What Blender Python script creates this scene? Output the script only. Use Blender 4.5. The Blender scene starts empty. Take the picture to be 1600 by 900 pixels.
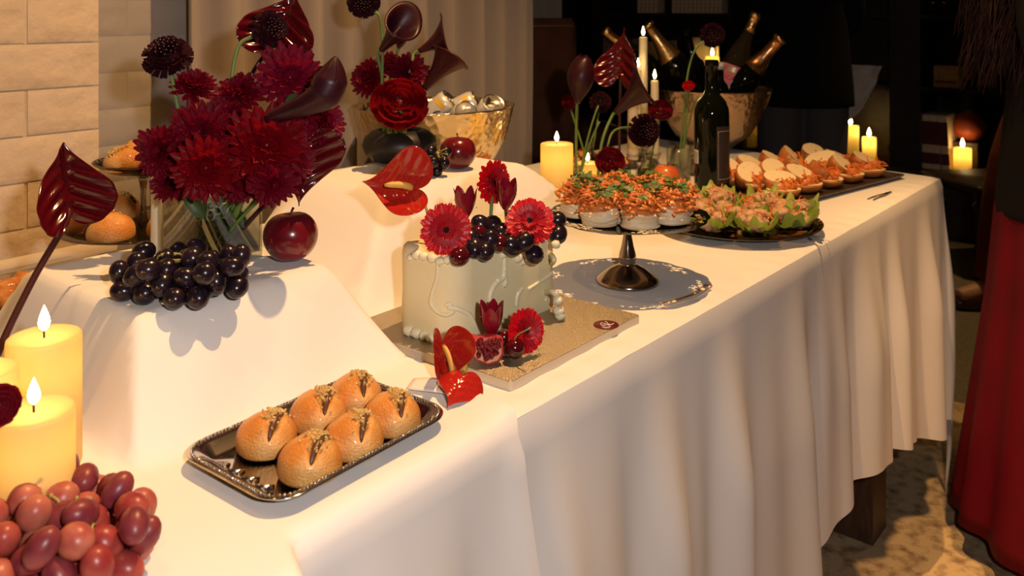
import bpy, math, random
from mathutils import Vector, Matrix, Euler, Quaternion, noise as mnoise

R = random.Random(7)
SC = bpy.context.scene
COL = SC.collection
PI = math.pi

# ---------------------------------------------------------------- camera
F = 1384.0          # focal length in pixels of the 1600 px wide frame
HY = 12.0           # picture row of the horizon
CZ = 1.15           # eye height
T = 0.75            # table height
cam = bpy.data.cameras.new('camera')
cam.sensor_width = 36.0
cam.lens = 36.0 * F / 1600.0
cam.shift_y = -(450.0 - HY) / 1600.0
cam.clip_start = 0.02
cam.dof.use_dof = True
cam.dof.focus_distance = 1.05
cam.dof.aperture_fstop = 10.0
camo = bpy.data.objects.new('camera', cam)
camo.location = (0, 0, CZ)
camo.rotation_euler = (PI / 2, 0, 0)
COL.objects.link(camo)
SC.camera = camo

# ---------------------------------------------------------------- world, lights, exposure
SC.view_settings.view_transform = 'Standard'
SC.view_settings.look = 'None'
SC.view_settings.gamma = 1.0
SC.view_settings.use_curve_mapping = False
SC.view_settings.exposure = 0.10
SC.cycles.use_denoising = True
SC.cycles.max_bounces = 8
SC.cycles.transparent_max_bounces = 16
SC.cycles.sample_clamp_indirect = 4.0
SC.cycles.caustics_reflective = False
SC.cycles.caustics_refractive = False

wd = bpy.data.worlds.new('world')
SC.world = wd
wd.use_nodes = True
bg = wd.node_tree.nodes['Background']
bg.inputs[0].default_value = (1.0, 0.55, 0.25, 1)
bg.inputs[1].default_value = 0.03

def light(name, kind, loc, energy, color, size=0.03, aim=None, spot=None, blend=0.5):
    l = bpy.data.lights.new(name, kind)
    l.energy = energy
    l.color = color
    if kind in ('POINT', 'SPOT'):
        l.shadow_soft_size = size
    if kind == 'SPOT':
        l.spot_size = spot
        l.spot_blend = blend
    o = bpy.data.objects.new(name, l)
    o.location = loc
    if aim is not None:
        d = Vector(aim) - Vector(loc)
        o.rotation_euler = d.to_track_quat('-Z', 'Y').to_euler()
    COL.objects.link(o)
    return o

WARM = (1.0, 0.565, 0.225)
light('ceiling_spot', 'SPOT', (0.25, 1.28, 2.75), 180.0, WARM, 0.013, (0.08, 1.15, 0.75), math.radians(92), 0.9)
light('ceiling_spot_near', 'SPOT', (-0.75, 0.75, 2.75), 14.0, WARM, 0.03, (-0.25, 1.0, 0.75), math.radians(80), 0.9)
light('camera_flash', 'SPOT', (0.12, -0.02, CZ + 0.08), 26.0, (1.0, 0.89, 0.84), 0.018, (0.05, 1.2, 0.80), math.radians(110), 0.8)

light('ceiling_spot_far', 'SPOT', (0.88, 0.85, 2.75), 150.0, WARM, 0.08, (1.22, 1.84, 0.0), math.radians(32), 0.8)
light('far_floor_fill', 'SPOT', (2.1, 3.5, 2.75), 70.0, WARM, 0.05, (1.75, 3.35, 0.0), math.radians(52), 0.8)  # added fill to brighten the dark far floor; no lamp known there

# ---------------------------------------------------------------- frame of the room: u runs along the table, v towards the curtain
UX, UY = 1140.0, F
_n = math.hypot(UX, UY)
UX, UY = UX / _n, UY / _n
ANG = math.atan2(UY, UX)

def W(u, v, z=0.0):
    return Vector((u * UX - v * UY, u * UY + v * UX, z))

def UV(p):
    return (p.x * UX + p.y * UY, -p.x * UY + p.y * UX)

def PZ(px, py, z):
    d = F * (CZ - z) / (py - HY)
    return Vector(((px - 800.0) / F * d, d, z))

def PD(px, py, d):
    return Vector(((px - 800.0) / F * d, d, CZ - (py - HY) / F * d))

# ---------------------------------------------------------------- geometry helper
class G:
    def __init__(s):
        s.v = []; s.f = []
    def add(s, vs, fs):
        o = len(s.v)
        s.v.extend([tuple(p) for p in vs])
        s.f.extend([tuple(i + o for i in f) for f in fs])
        return s
    def join(s, g, M=None):
        return s.add([M @ Vector(p) for p in g.v] if M is not None else g.v, g.f)
    def box(s, c, d, M=None):
        x, y, z = d[0] / 2, d[1] / 2, d[2] / 2
        vs = [Vector((sx * x, sy * y, sz * z)) for sz in (-1, 1) for sy in (-1, 1) for sx in (-1, 1)]
        if M is not None:
            vs = [M @ p for p in vs]
        c = Vector(c)
        return s.add([p + c for p in vs], [(0, 2, 3, 1), (4, 5, 7, 6), (0, 1, 5, 4), (2, 6, 7, 3), (0, 4, 6, 2), (1, 3, 7, 5)])
    def bbox(s, c, d, b=0.004):
        """box with chamfered vertical and top edges"""
        x, y, z = d[0] / 2, d[1] / 2, d[2] / 2
        def ring(ix, zz):
            a, e = x - ix, y - ix
            q = min(b, a * .5, e * .5)
            return [(-a + q, -e, zz), (a - q, -e, zz), (a, -e + q, zz), (a, e - q, zz), (a - q, e, zz), (-a + q, e, zz), (-a, e - q, zz), (-a, -e + q, zz)]
        rings = [ring(b * .7, -z), ring(0, -z + b), ring(0, z - b), ring(b * .7, z)]
        vs = []; fs = []
        for r in rings:
            vs += [Vector(p) + Vector(c) for p in r]
        for k in range(3):
            for i in range(8):
                j = (i + 1) % 8
                fs.append((k * 8 + i, k * 8 + j, k * 8 + 8 + j, k * 8 + 8 + i))
        fs.append(tuple(range(7, -1, -1)))
        fs.append(tuple(range(24, 32)))
        return s.add(vs, fs)
    def grid(s, fn, nu, nv, wrapu=False, wrapv=False, keep=None):
        vs = []
        cu = nu if wrapu else nu + 1
        cv = nv if wrapv else nv + 1
        for j in range(cv):
            for i in range(cu):
                vs.append(fn(i / nu, j / nv))
        fs = []
        for j in range(nv):
            for i in range(nu):
                if keep is not None and not keep((i + .5) / nu, (j + .5) / nv):
                    continue
                a = j * cu + i
                b = j * cu + (i + 1) % cu
                c = ((j + 1) % cv) * cu + (i + 1) % cu
                d = ((j + 1) % cv) * cu + i
                fs.append((a, b, c, d))
        return s.add(vs, fs)
    def lathe(s, prof, n=24, c=(0, 0, 0), sx=1.0, sy=1.0, fn=None):
        """prof: list of (radius, z) from bottom to top"""
        c = Vector(c)
        vs = []; fs = []
        m = len(prof)
        for (r, z) in prof:
            for i in range(n):
                a = 2 * PI * i / n
                p = Vector((r * sx * math.cos(a), r * sy * math.sin(a), z))
                if fn: p = fn(p, a, r, z)
                vs.append(p + c)
        for k in range(m - 1):
            for i in range(n):
                j = (i + 1) % n
                fs.append((k * n + i, k * n + j, (k + 1) * n + j, (k + 1) * n + i))
        if prof[0][0] > 1e-6: fs.append(tuple(range(n - 1, -1, -1)))
        if prof[-1][0] > 1e-6: fs.append(tuple((m - 1) * n + i for i in range(n)))
        return s.add(vs, fs)
    def tube(s, pts, r, n=8, cap=True, flat=1.0):
        pts = [Vector(p) for p in pts]
        m = len(pts)
        rs = r if isinstance(r, (list, tuple)) else [r] * m
        vs = []; fs = []
        up = None
        for k in range(m):
            t = (pts[min(k + 1, m - 1)] - pts[max(k - 1, 0)])
            if t.length < 1e-9: t = Vector((0, 0, 1))
            t.normalize()
            if up is None:
                up = t.orthogonal().normalized()
            else:
                up = (up - t * up.dot(t))
                up = up.normalized() if up.length > 1e-6 else t.orthogonal().normalized()
            w = t.cross(up)
            for i in range(n):
                a = 2 * PI * i / n
                vs.append(pts[k] + (up * math.cos(a) + w * math.sin(a) * flat) * rs[k])
        for k in range(m - 1):
            for i in range(n):
                j = (i + 1) % n
                fs.append((k * n + i, k * n + j, (k + 1) * n + j, (k + 1) * n + i))
        if cap:
            fs.append(tuple(range(n - 1, -1, -1)))
            fs.append(tuple((m - 1) * n + i for i in range(n)))
        return s.add(vs, fs)
    def ell(s, c, r, nu=12, nv=8, M=None, fn=None):
        if not isinstance(r, (list, tuple)): r = (r, r, r)
        c = Vector(c)
        vs = [Vector((0, 0, -1))]
        for j in range(1, nv):
            b = -PI / 2 + PI * j / nv
            for i in range(nu):
                a = 2 * PI * i / nu
                vs.append(Vector((math.cos(b) * math.cos(a), math.cos(b) * math.sin(a), math.sin(b))))
        vs.append(Vector((0, 0, 1)))
        out = []
        for p in vs:
            q = Vector((p.x * r[0], p.y * r[1], p.z * r[2]))
            if fn: q = fn(q, p)
            if M is not None: q = M @ q
            out.append(q + c)
        fs = []
        for i in range(nu):
            fs.append((0, 1 + (i + 1) % nu, 1 + i))
        for j in range(nv - 2):
            for i in range(nu):
                a = 1 + j * nu + i; b = 1 + j * nu + (i + 1) % nu
                fs.append((a, b, b + nu, a + nu))
        o = 1 + (nv - 2) * nu
        for i in range(nu):
            fs.append((o + i, o + (i + 1) % nu, len(vs) - 1))
        return s.add(out, fs)
    def mesh(s, name, m=None, smooth=True):
        me = bpy.data.meshes.new(name)
        me.from_pydata(s.v, [], s.f)
        if smooth:
            me.polygons.foreach_set('use_smooth', [True] * len(me.polygons))
        if m is not None:
            me.materials.append(m)
        me.update()
        return me

def nz(p, sc=1.0, seed=0.0):
    return mnoise.noise(Vector(p) * sc + Vector((seed, seed * 1.7, -seed)))

def rot(x=0, y=0, z=0):
    return Euler((x, y, z)).to_matrix().to_4x4()

def aimq(d, roll=0.0):
    """rotation that turns +Z to d"""
    q = Vector(d).to_track_quat('Z', 'Y')
    return q @ Quaternion((0, 0, 1), roll)

def link(name, data, parent=None, loc=(0, 0, 0), q=None, scale=None):
    o = bpy.data.objects.new(name, data)
    COL.objects.link(o)
    o.location = loc
    if q is not None:
        o.rotation_euler = q.to_euler() if isinstance(q, Quaternion) else q
    if scale is not None:
        o.scale = scale if isinstance(scale, (list, tuple)) else (scale,) * 3
    if parent is not None:
        o.parent = parent
    return o

def tag(o, label=None, cat=None, group=None, kind=None):
    if label: o['label'] = label
    if cat: o['category'] = cat
    if group: o['group'] = group
    if kind: o['kind'] = kind
    return o

def thing(name, label, cat, loc=(0, 0, 0), rz=0.0, group=None):
    o = link(name, None, None, loc, Euler((0, 0, rz)))
    o.empty_display_size = 0.02
    return tag(o, label, cat, group)

def part(name, g, m, parent, loc=(0, 0, 0), q=None, smooth=True, scale=None):
    me = g.mesh(name, m, smooth) if isinstance(g, G) else g
    return link(name, me, parent, loc, q, scale)

def solo(name, g, m, label, cat, loc=(0, 0, 0), q=None, smooth=True, group=None):
    return tag(link(name, g.mesh(name, m, smooth) if isinstance(g, G) else g, None, loc, q), label, cat, group)

def struct(name, g, m, parent=None, smooth=False, loc=(0, 0, 0), q=None):
    o = link(name, g.mesh(name, m, smooth) if isinstance(g, G) else g, parent, loc, q)
    if parent is None: o['kind'] = 'structure'
    return o

def copy_thing(src, loc, rz=None, label=None, scale=None):
    c = src.copy(); COL.objects.link(c)
    c.location = loc
    if rz is not None: c.rotation_euler = (0, 0, rz) if not isinstance(rz, (tuple, list, Euler)) else rz
    if scale is not None: c.scale = (scale,) * 3
    if label: c['label'] = label
    for ch in [x for x in src.children]:
        d = ch.copy(); COL.objects.link(d); d.parent = c
        for gc in [x for x in ch.children]:
            e = gc.copy(); COL.objects.link(e); e.parent = d
    return c

def bez(p0, p1, p2, p3, n=10):
    p0, p1, p2, p3 = map(Vector, (p0, p1, p2, p3))
    out = []
    for i in range(n + 1):
        t = i / n
        out.append(p0 * (1 - t) ** 3 + p1 * 3 * t * (1 - t) ** 2 + p2 * 3 * t * t * (1 - t) + p3 * t ** 3)
    return out

def smooth01(t):
    t = max(0.0, min(1.0, t))
    return t * t * (3 - 2 * t)

def interp(x, xs, ys):
    if x <= xs[0]: return ys[0]
    for i in range(1, len(xs)):
        if x <= xs[i]:
            t = (x - xs[i - 1]) / (xs[i] - xs[i - 1])
            return ys[i - 1] + (ys[i] - ys[i - 1]) * t
    return ys[-1]

# ---------------------------------------------------------------- materials
def mat(name, col, rough=0.5, metal=0.0, col2=None, vs=20.0, vd=3.0, lo=0.35, hi=0.65, bump=0.0, bs=60.0, bd=0.002, sss=0.0, sssr=(0.01, 0.004, 0.002),
        coat=0.0, sheen=0.0, trans=0.0, ior=1.45, spec=0.5, translucent=0.0, tcol=None, voron=False, stretch=None, emis=None, estr=0.0):
    m = bpy.data.materials.new(name)
    m.use_nodes = True
    nt = m.node_tree; N = nt.nodes; L = nt.links
    b = N['Principled BSDF']
    b.inputs['Base Color'].default_value = (*col, 1)
    b.inputs['Roughness'].default_value = rough
    b.inputs['Metallic'].default_value = metal
    b.inputs['IOR'].default_value = ior
    b.inputs['Specular IOR Level'].default_value = spec
    b.inputs['Coat Weight'].default_value = coat
    b.inputs['Coat Roughness'].default_value = 0.08
    b.inputs['Sheen Weight'].default_value = sheen
    b.inputs['Transmission Weight'].default_value = trans
    if sss > 0:
        b.inputs['Subsurface Weight'].default_value = sss
        b.inputs['Subsurface Radius'].default_value = (1.0, 0.4, 0.2)
        b.inputs['Subsurface Scale'].default_value = sssr[0]
    if emis is not None:
        b.inputs['Emission Color'].default_value = (*emis, 1)
        b.inputs['Emission Strength'].default_value = estr
    tc = N.new('ShaderNodeTexCoord')
    src = tc.outputs['Object']
    if stretch is not None:
        mp = N.new('ShaderNodeMapping')
        mp.inputs['Scale'].default_value = stretch
        L.new(src, mp.inputs['Vector'])
        src = mp.outputs['Vector']
    if col2 is not None:
        t = N.new('ShaderNodeTexNoise')
        t.inputs['Scale'].default_value = vs
        t.inputs['Detail'].default_value = vd
        L.new(src, t.inputs['Vector'])
        r = N.new('ShaderNodeValToRGB')
        r.color_ramp.elements[0].position = lo
        r.color_ramp.elements[0].color = (*col, 1)
        r.color_ramp.elements[1].position = hi
        r.color_ramp.elements[1].color = (*col2, 1)
        L.new(t.outputs['Fac'], r.inputs['Fac'])
        L.new(r.outputs['Color'], b.inputs['Base Color'])
    if bump > 0:
        if voron:
            t = N.new('ShaderNodeTexVoronoi'); t.feature = 'F1'
            t.inputs['Scale'].default_value = bs
            h = t.outputs['Distance']
        else:
            t = N.new('ShaderNodeTexNoise')
            t.inputs['Scale'].default_value = bs
            t.inputs['Detail'].default_value = 4.0
            h = t.outputs['Fac']
        L.new(src, t.inputs['Vector'])
        bp = N.new('ShaderNodeBump')
        bp.inputs['Strength'].default_value = bump
        bp.inputs['Distance'].default_value = bd
        L.new(h, bp.inputs['Height'])
        L.new(bp.outputs['Normal'], b.inputs['Normal'])
    if translucent > 0:
        tr = N.new('ShaderNodeBsdfTranslucent')
        tr.inputs['Color'].default_value = (*(tcol or col), 1)
        mx = N.new('ShaderNodeMixShader')
        mx.inputs['Fac'].default_value = translucent
        L.new(b.outputs['BSDF'], mx.inputs[1])
        L.new(tr.outputs['BSDF'], mx.inputs[2])
        L.new(mx.outputs['Shader'], N['Material Output'].inputs['Surface'])
    return m

def thin_glass(name, tint=(0.95, 0.97, 0.95), rough=0.02, base=0.03):
    m = bpy.data.materials.new(name)
    m.use_nodes = True
    nt = m.node_tree; N = nt.nodes; L = nt.links
    N.remove(N['Principled BSDF'])
    tr = N.new('ShaderNodeBsdfTransparent'); tr.inputs['Color'].default_value = (*tint, 1)
    gl = N.new('ShaderNodeBsdfGlossy'); gl.inputs['Roughness'].default_value = rough
    lw = N.new('ShaderNodeLayerWeight'); lw.inputs['Blend'].default_value = 0.35
    ad = N.new('ShaderNodeMath'); ad.operation = 'ADD'; ad.inputs[1].default_value = base; ad.use_clamp = True
    ml = N.new('ShaderNodeMath'); ml.operation = 'MULTIPLY'; ml.inputs[1].default_value = 0.55
    mx = N.new('ShaderNodeMixShader')
    L.new(lw.outputs['Fresnel'], ml.inputs[0]); L.new(ml.outputs[0], ad.inputs[0])
    L.new(ad.outputs[0], mx.inputs['Fac'])
    L.new(tr.outputs[0], mx.inputs[1]); L.new(gl.outputs[0], mx.inputs[2])
    L.new(mx.outputs[0], N['Material Output'].inputs['Surface'])
    return m

def emit(name, col, s):
    m = bpy.data.materials.new(name)
    m.use_nodes = True
    N = m.node_tree.nodes
    N.remove(N['Principled BSDF'])
    e = N.new('ShaderNodeEmission')
    e.inputs['Color'].default_value = (*col, 1); e.inputs['Strength'].default_value = s
    m.node_tree.links.new(e.outputs[0], N['Material Output'].inputs['Surface'])
    return m

M = {}
M['cloth'] = mat('white_cloth', (0.80, 0.77, 0.74), 0.85, bump=0.10, bs=900, bd=0.0006, sheen=0.1, spec=0.2)
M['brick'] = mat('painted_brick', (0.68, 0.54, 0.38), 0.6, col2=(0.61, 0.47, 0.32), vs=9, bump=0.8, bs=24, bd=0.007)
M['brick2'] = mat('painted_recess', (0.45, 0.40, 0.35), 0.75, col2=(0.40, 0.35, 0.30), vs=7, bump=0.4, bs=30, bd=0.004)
M['trim'] = mat('painted_ledge', (0.62, 0.52, 0.40), 0.6, bump=0.2, bs=40)
M['curtain'] = mat('curtain_cloth', (0.34, 0.28, 0.23), 0.9, bump=0.15, bs=500, bd=0.001, sheen=0.2, spec=0.2)
M['floor'] = mat('floor_carpet', (0.20, 0.18, 0.12), 0.9, col2=(0.15, 0.13, 0.08), vs=60, bump=0.3, bs=300)
M['rug'] = mat('distressed_rug', (0.62, 0.46, 0.26), 0.95, col2=(0.22, 0.13, 0.07), vs=34, vd=9, lo=0.46, hi=0.72, bump=0.5, bs=160, bd=0.003)
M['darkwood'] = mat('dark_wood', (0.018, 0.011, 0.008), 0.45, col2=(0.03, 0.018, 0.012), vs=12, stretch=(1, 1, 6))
M['legwood'] = mat('stained_wood', (0.05, 0.026, 0.015), 0.5, col2=(0.09, 0.045, 0.025), vs=20, stretch=(4, 4, 1))
M['wax'] = mat('ivory_wax', (0.82, 0.68, 0.36), 0.45, sss=0.0, translucent=0.5, tcol=(0.97, 0.73, 0.22), spec=0.4)
M['waxtaper'] = mat('cream_taper_wax', (0.82, 0.72, 0.50), 0.4, translucent=0.15, tcol=(0.95, 0.75, 0.4))
M['flame'] = emit('flame', (1.0, 0.72, 0.30), 28.0)
M['wick'] = mat('wick', (0.02, 0.015, 0.01), 0.9)
M['silver'] = mat('polished_metal', (0.62, 0.57, 0.52), 0.13, 1.0)
M['pewter'] = mat('dark_silver', (0.30, 0.25, 0.21), 0.16, 1.0, bump=0.05, bs=30)
M['hammer'] = mat('hammered_metal', (0.80, 0.66, 0.44), 0.20, 1.0, bump=0.35, bs=75, bd=0.004, voron=True)
M['hammer2'] = mat('hammered_copper', (0.70, 0.50, 0.36), 0.25, 1.0, bump=0.35, bs=75, bd=0.004, voron=True)
M['goldfoil'] = mat('gold_foil', (0.72, 0.47, 0.20), 0.28, 1.0, bump=0.5, bs=90, bd=0.002)
M['goldfoil2'] = mat('copper_foil', (0.80, 0.42, 0.18), 0.28, 1.0, bump=0.5, bs=90, bd=0.002)
M['bottle'] = mat('dark_bottle_glass', (0.003, 0.004, 0.0015), 0.06, spec=0.3)
M['bottleclear'] = mat('pale_wine_glass', (0.030, 0.022, 0.010), 0.06, spec=0.6)
M['label_dark'] = mat('bottle_label_black', (0.030, 0.018, 0.014), 0.55)
M['label_line'] = mat('bottle_label_line', (0.45, 0.38, 0.32), 0.5)
M['label_pink'] = mat('bottle_label_pink', (0.72, 0.20, 0.24), 0.6)
M['label_red'] = mat('label_red', (0.6, 0.02, 0.04), 0.6)
M['label_gold'] = mat('label_gold', (0.62, 0.50, 0.26), 0.4, 0.6)
M['label_white'] = mat('label_white', (0.75, 0.72, 0.66), 0.6)
M['label_black'] = mat('label_print_black', (0.02, 0.02, 0.02), 0.6)
M['label_yellow'] = mat('label_yellow', (0.90, 0.55, 0.06), 0.5)
M['glass'] = thin_glass('clear_glass')
M['glassthick'] = thin_glass('thick_glass', (0.90, 0.92, 0.86), 0.03, 0.04)
M['smoke'] = thin_glass('smoked_glass', (0.40, 0.36, 0.28), 0.04, 0.12)
M['water'] = thin_glass('vase_water', (0.45, 0.42, 0.28), 0.02, 0.02)
M['ice'] = thin_glass('ice', (0.88, 0.88, 0.85), 0.12, 0.2)
M['can'] = mat('can_white', (0.74, 0.72, 0.66), 0.35, 0.3)
M['alu'] = mat('can_aluminium', (0.82, 0.76, 0.64), 0.22, 1.0)
M['wire'] = mat('chicken_wire', (0.80, 0.76, 0.70), 0.3, 0.15)
M['blackvase'] = mat('matt_black_ceramic', (0.018, 0.015, 0.013), 0.42)
M['scab'] = mat('black_scabiosa', (0.012, 0.001, 0.003), 0.7, col2=(0.030, 0.002, 0.006), vs=60, spec=0.12)
M['mum'] = mat('crimson_mum', (0.075, 0.001, 0.008), 0.5, spec=0.15, col2=(0.16, 0.002, 0.014), vs=45, translucent=0.15, tcol=(0.5, 0.01, 0.03))
M['mumpink'] = mat('magenta_mum', (0.18, 0.004, 0.022), 0.5, spec=0.15, col2=(0.11, 0.002, 0.014), vs=45, translucent=0.15, tcol=(0.5, 0.02, 0.06))
M['ranun'] = mat('red_ranunculus', (0.17, 0.001, 0.006), 0.45, spec=0.15, col2=(0.10, 0.001, 0.005), vs=40, translucent=0.2, tcol=(0.6, 0.01, 0.02))
M['ranundark'] = mat('maroon_ranunculus', (0.10, 0.002, 0.008), 0.45, col2=(0.18, 0.003, 0.012), vs=40, translucent=0.15, tcol=(0.4, 0.01, 0.02))
M['gerbera'] = mat('scarlet_gerbera', (0.72, 0.004, 0.012), 0.42, col2=(0.50, 0.003, 0.010), vs=60, translucent=0.15, tcol=(0.8, 0.01, 0.02))
M['gerbin'] = mat('gerbera_inner', (0.30, 0.002, 0.010), 0.5, col2=(0.45, 0.004, 0.014), vs=90)
M['gerbeye'] = mat('gerbera_eye', (0.035, 0.003, 0.005), 0.7, bump=0.6, bs=400)
M['tulip'] = mat('maroon_tulip', (0.17, 0.003, 0.014), 0.3, col2=(0.27, 0.006, 0.020), vs=30, stretch=(1, 1, .3), coat=0.2)
M['calla'] = mat('black_calla', (0.022, 0.003, 0.007), 0.38, col2=(0.036, 0.005, 0.010), vs=25, spec=0.35)
M['callamid'] = mat('burgundy_calla', (0.07, 0.010, 0.011), 0.4, col2=(0.035, 0.005, 0.008), vs=25, spec=0.35)
M['anth'] = mat('dark_anthurium', (0.085, 0.002, 0.005), 0.14, coat=0.3, col2=(0.06, 0.002, 0.005), vs=18)
M['anthred'] = mat('red_anthurium', (0.46, 0.022, 0.012), 0.16, coat=0.7, col2=(0.36, 0.012, 0.010), vs=30)
M['spadix'] = mat('yellow_spadix', (0.80, 0.48, 0.10), 0.5, bump=0.3, bs=500)
M['spadixdark'] = mat('dark_spadix', (0.10, 0.03, 0.02), 0.5)
M['stem'] = mat('green_stem', (0.16, 0.24, 0.05), 0.45, col2=(0.10, 0.17, 0.04), vs=30)
M['stemdark'] = mat('maroon_stem', (0.055, 0.012, 0.010), 0.35, coat=0.2)
M['leafdark'] = mat('dark_leaf', (0.025, 0.055, 0.020), 0.5, col2=(0.04, 0.08, 0.02), vs=40)
M['blackgrape'] = mat('black_grape', (0.008, 0.005, 0.010), 0.24, spec=0.4, col2=(0.022, 0.010, 0.018), vs=40, coat=0.2)
M['redgrape2'] = mat('purple_red_grape', (0.14, 0.018, 0.030), 0.36, col2=(0.26, 0.05, 0.05), vs=40, sss=0.2, sssr=(0.006,), spec=.4)
M['redgrape3'] = mat('pale_red_grape', (0.34, 0.065, 0.050), 0.36, col2=(0.44, 0.14, 0.09), vs=60, sss=0.3, sssr=(0.006,), spec=.4)
M['redgrape'] = mat('red_grape', (0.24, 0.024, 0.026), 0.34, col2=(0.36, 0.07, 0.05), vs=30, sss=0.25, sssr=(0.006,), spec=.4)
M['grapestem'] = mat('grape_stem', (0.36, 0.28, 0.08), 0.6)
M['cherry'] = mat('cherry', (0.07, 0.003, 0.006), 0.12, coat=0.5)
M['apple'] = mat('dark_red_apple', (0.10, 0.004, 0.010), 0.22, col2=(0.22, 0.010, 0.016), vs=14, vd=4, coat=0.4, lo=0.4, hi=0.7)
M['apple2'] = mat('orange_red_apple', (0.62, 0.10, 0.03), 0.25, col2=(0.66, 0.28, 0.06), vs=25, coat=0.3)
M['pomskin'] = mat('pomegranate_rind', (0.45, 0.03, 0.03), 0.4)
M['pompith'] = mat('pomegranate_pith', (0.72, 0.34, 0.18), 0.6)
M['pomseed'] = mat('pomegranate_seed', (0.16, 0.003, 0.008), 0.12, coat=0.6)
M['icing'] = mat('ivory_icing', (0.84, 0.76, 0.48), 0.42, col2=(0.80, 0.71, 0.43), vs=12, sss=0.15, sssr=(0.006,), bump=0.08, bs=35, bd=0.003)
M['pipe'] = mat('piped_cream', (0.83, 0.77, 0.53), 0.4, sss=0.15, sssr=(0.005,))
M['board'] = mat('silver_cake_board', (0.52, 0.44, 0.33), 0.36, 0.85, bump=0.5, bs=900, bd=0.0016, voron=True)
M['boardedge'] = mat('cake_board_edge', (0.66, 0.58, 0.46), 0.5, 0.2)
M['stickmaroon'] = mat('maroon_sticker', (0.13, 0.010, 0.014), 0.45)
M['paper'] = mat('cream_paper', (0.86, 0.76, 0.58), 0.7)
M['print'] = mat('brown_print', (0.30, 0.09, 0.03), 0.7)
M['bun'] = mat('brioche_crust', (0.58, 0.21, 0.035), 0.30, col2=(0.80, 0.46, 0.15), vs=26, vd=3, lo=0.42, hi=0.72, bump=0.8, bs=520, bd=0.0016, coat=0.1)
M['choc'] = mat('chocolate_filling', (0.11, 0.045, 0.022), 0.35)
M['crumb'] = mat('chopped_nut_crumb', (0.70, 0.46, 0.16), 0.7, col2=(0.52, 0.34, 0.10), vs=150)
M['puff'] = mat('puff_pastry', (0.90, 0.76, 0.52), 0.6, col2=(0.80, 0.58, 0.32), vs=40, bump=0.5, bs=120, bd=0.002, stretch=(1, 1, 5))
M['pulled'] = mat('pulled_chicken', (0.72, 0.25, 0.05), 0.4, col2=(0.50, 0.13, 0.03), vs=90, coat=0.2)
M['herb'] = mat('chopped_herb', (0.10, 0.17, 0.03), 0.5, col2=(0.05, 0.10, 0.02), vs=80)
M['lettuce'] = mat('lettuce_leaf', (0.17, 0.27, 0.03), 0.38, col2=(0.38, 0.46, 0.10), vs=30, translucent=0.25, tcol=(0.4, 0.55, 0.06), coat=0.2)
M['meat'] = mat('minced_chicken', (0.58, 0.36, 0.19), 0.5, col2=(0.40, 0.20, 0.10), vs=70, bump=0.6, bs=160, bd=0.003)
M['carrot'] = mat('shredded_carrot', (0.82, 0.20, 0.03), 0.4)
M['cabbage'] = mat('red_cabbage', (0.30, 0.02, 0.04), 0.35)
M['onion'] = mat('white_onion', (0.80, 0.70, 0.55), 0.4)
M['roll'] = mat('bread_roll_crust', (0.42, 0.12, 0.025), 0.38, col2=(0.58, 0.22, 0.05), vs=30)
M['crumbface'] = mat('bread_crumb_face', (0.86, 0.70, 0.42), 0.75, bump=0.5, bs=180, bd=0.002)
M['slate'] = mat('dark_platter', (0.05, 0.036, 0.03), 0.22, col2=(0.09, 0.06, 0.05), vs=40, bump=0.3, bs=60)
M['pizza'] = mat('baked_canape', (0.58, 0.24, 0.06), 0.5, col2=(0.74, 0.42, 0.15), vs=60, bump=0.5, bs=90, bd=0.004)
M['chili'] = mat('red_pepper_shred', (0.50, 0.03, 0.015), 0.35)
M['glaze'] = mat('glazed_pastry', (0.50, 0.17, 0.035), 0.25, col2=(0.66, 0.32, 0.09), vs=70, bump=0.6, bs=100, bd=0.004, coat=0.4)
M['leather'] = mat('brown_leather', (0.15, 0.050, 0.020), 0.36, col2=(0.10, 0.034, 0.015), vs=14, bump=0.25, bs=220, bd=0.001)
M['strap'] = mat('pale_leather_strap', (0.42, 0.24, 0.10), 0.45)
M['black_cloth'] = mat('black_fabric', (0.004, 0.004, 0.005), 0.9, spec=0.2)
M['jacket'] = mat('black_jacket', (0.005, 0.0045, 0.0045), 0.8, bump=0.3, bs=300, spec=0.2)
M['greytrousers'] = mat('grey_fabric', (0.075, 0.072, 0.078), 0.9, bump=0.2, bs=400)
M['reddress'] = mat('red_fabric', (0.13, 0.002, 0.008), 0.7, spec=0.2, col2=(0.10, 0.002, 0.007), vs=6, bump=0.15, bs=500)
M['rust'] = mat('rust_fabric', (0.20, 0.035, 0.015), 0.85)
M['skin'] = mat('skin', (0.55, 0.30, 0.19), 0.5, sss=0.1)
M['hairred'] = mat('auburn_hair', (0.018, 0.004, 0.002), 0.5, spec=.3, col2=(0.010, 0.002, 0.0015), vs=30)
M['hairdark'] = mat('dark_hair', (0.015, 0.009, 0.006), 0.4)
M['shoe'] = mat('brown_shoe_leather', (0.075, 0.024, 0.012), 0.28, coat=0.2)
M['sock'] = mat('beige_sock', (0.45, 0.33, 0.20), 0.9)
M['eye'] = mat('eye_white', (0.8, 0.78, 0.74), 0.2)
M['iris'] = mat('iris', (0.04, 0.02, 0.01), 0.2)
M['lip'] = mat('lips', (0.40, 0.10, 0.09), 0.4)
M['book'] = mat('book_cloth_cream', (0.84, 0.68, 0.44), 0.7, col2=(0.70, 0.52, 0.3), vs=30)
M['bookmaroon'] = mat('book_band_maroon', (0.10, 0.015, 0.015), 0.6)
M['page'] = mat('book_pages', (0.80, 0.60, 0.28), 0.8)
M['magazine'] = mat('magazine_cover', (0.42, 0.30, 0.18), 0.6, col2=(0.25, 0.16, 0.10), vs=40)
M['boxlabel'] = mat('box_label', (0.84, 0.66, 0.44), 0.7, col2=(0.62, 0.34, 0.18), vs=60, lo=.45, hi=.75)
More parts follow.
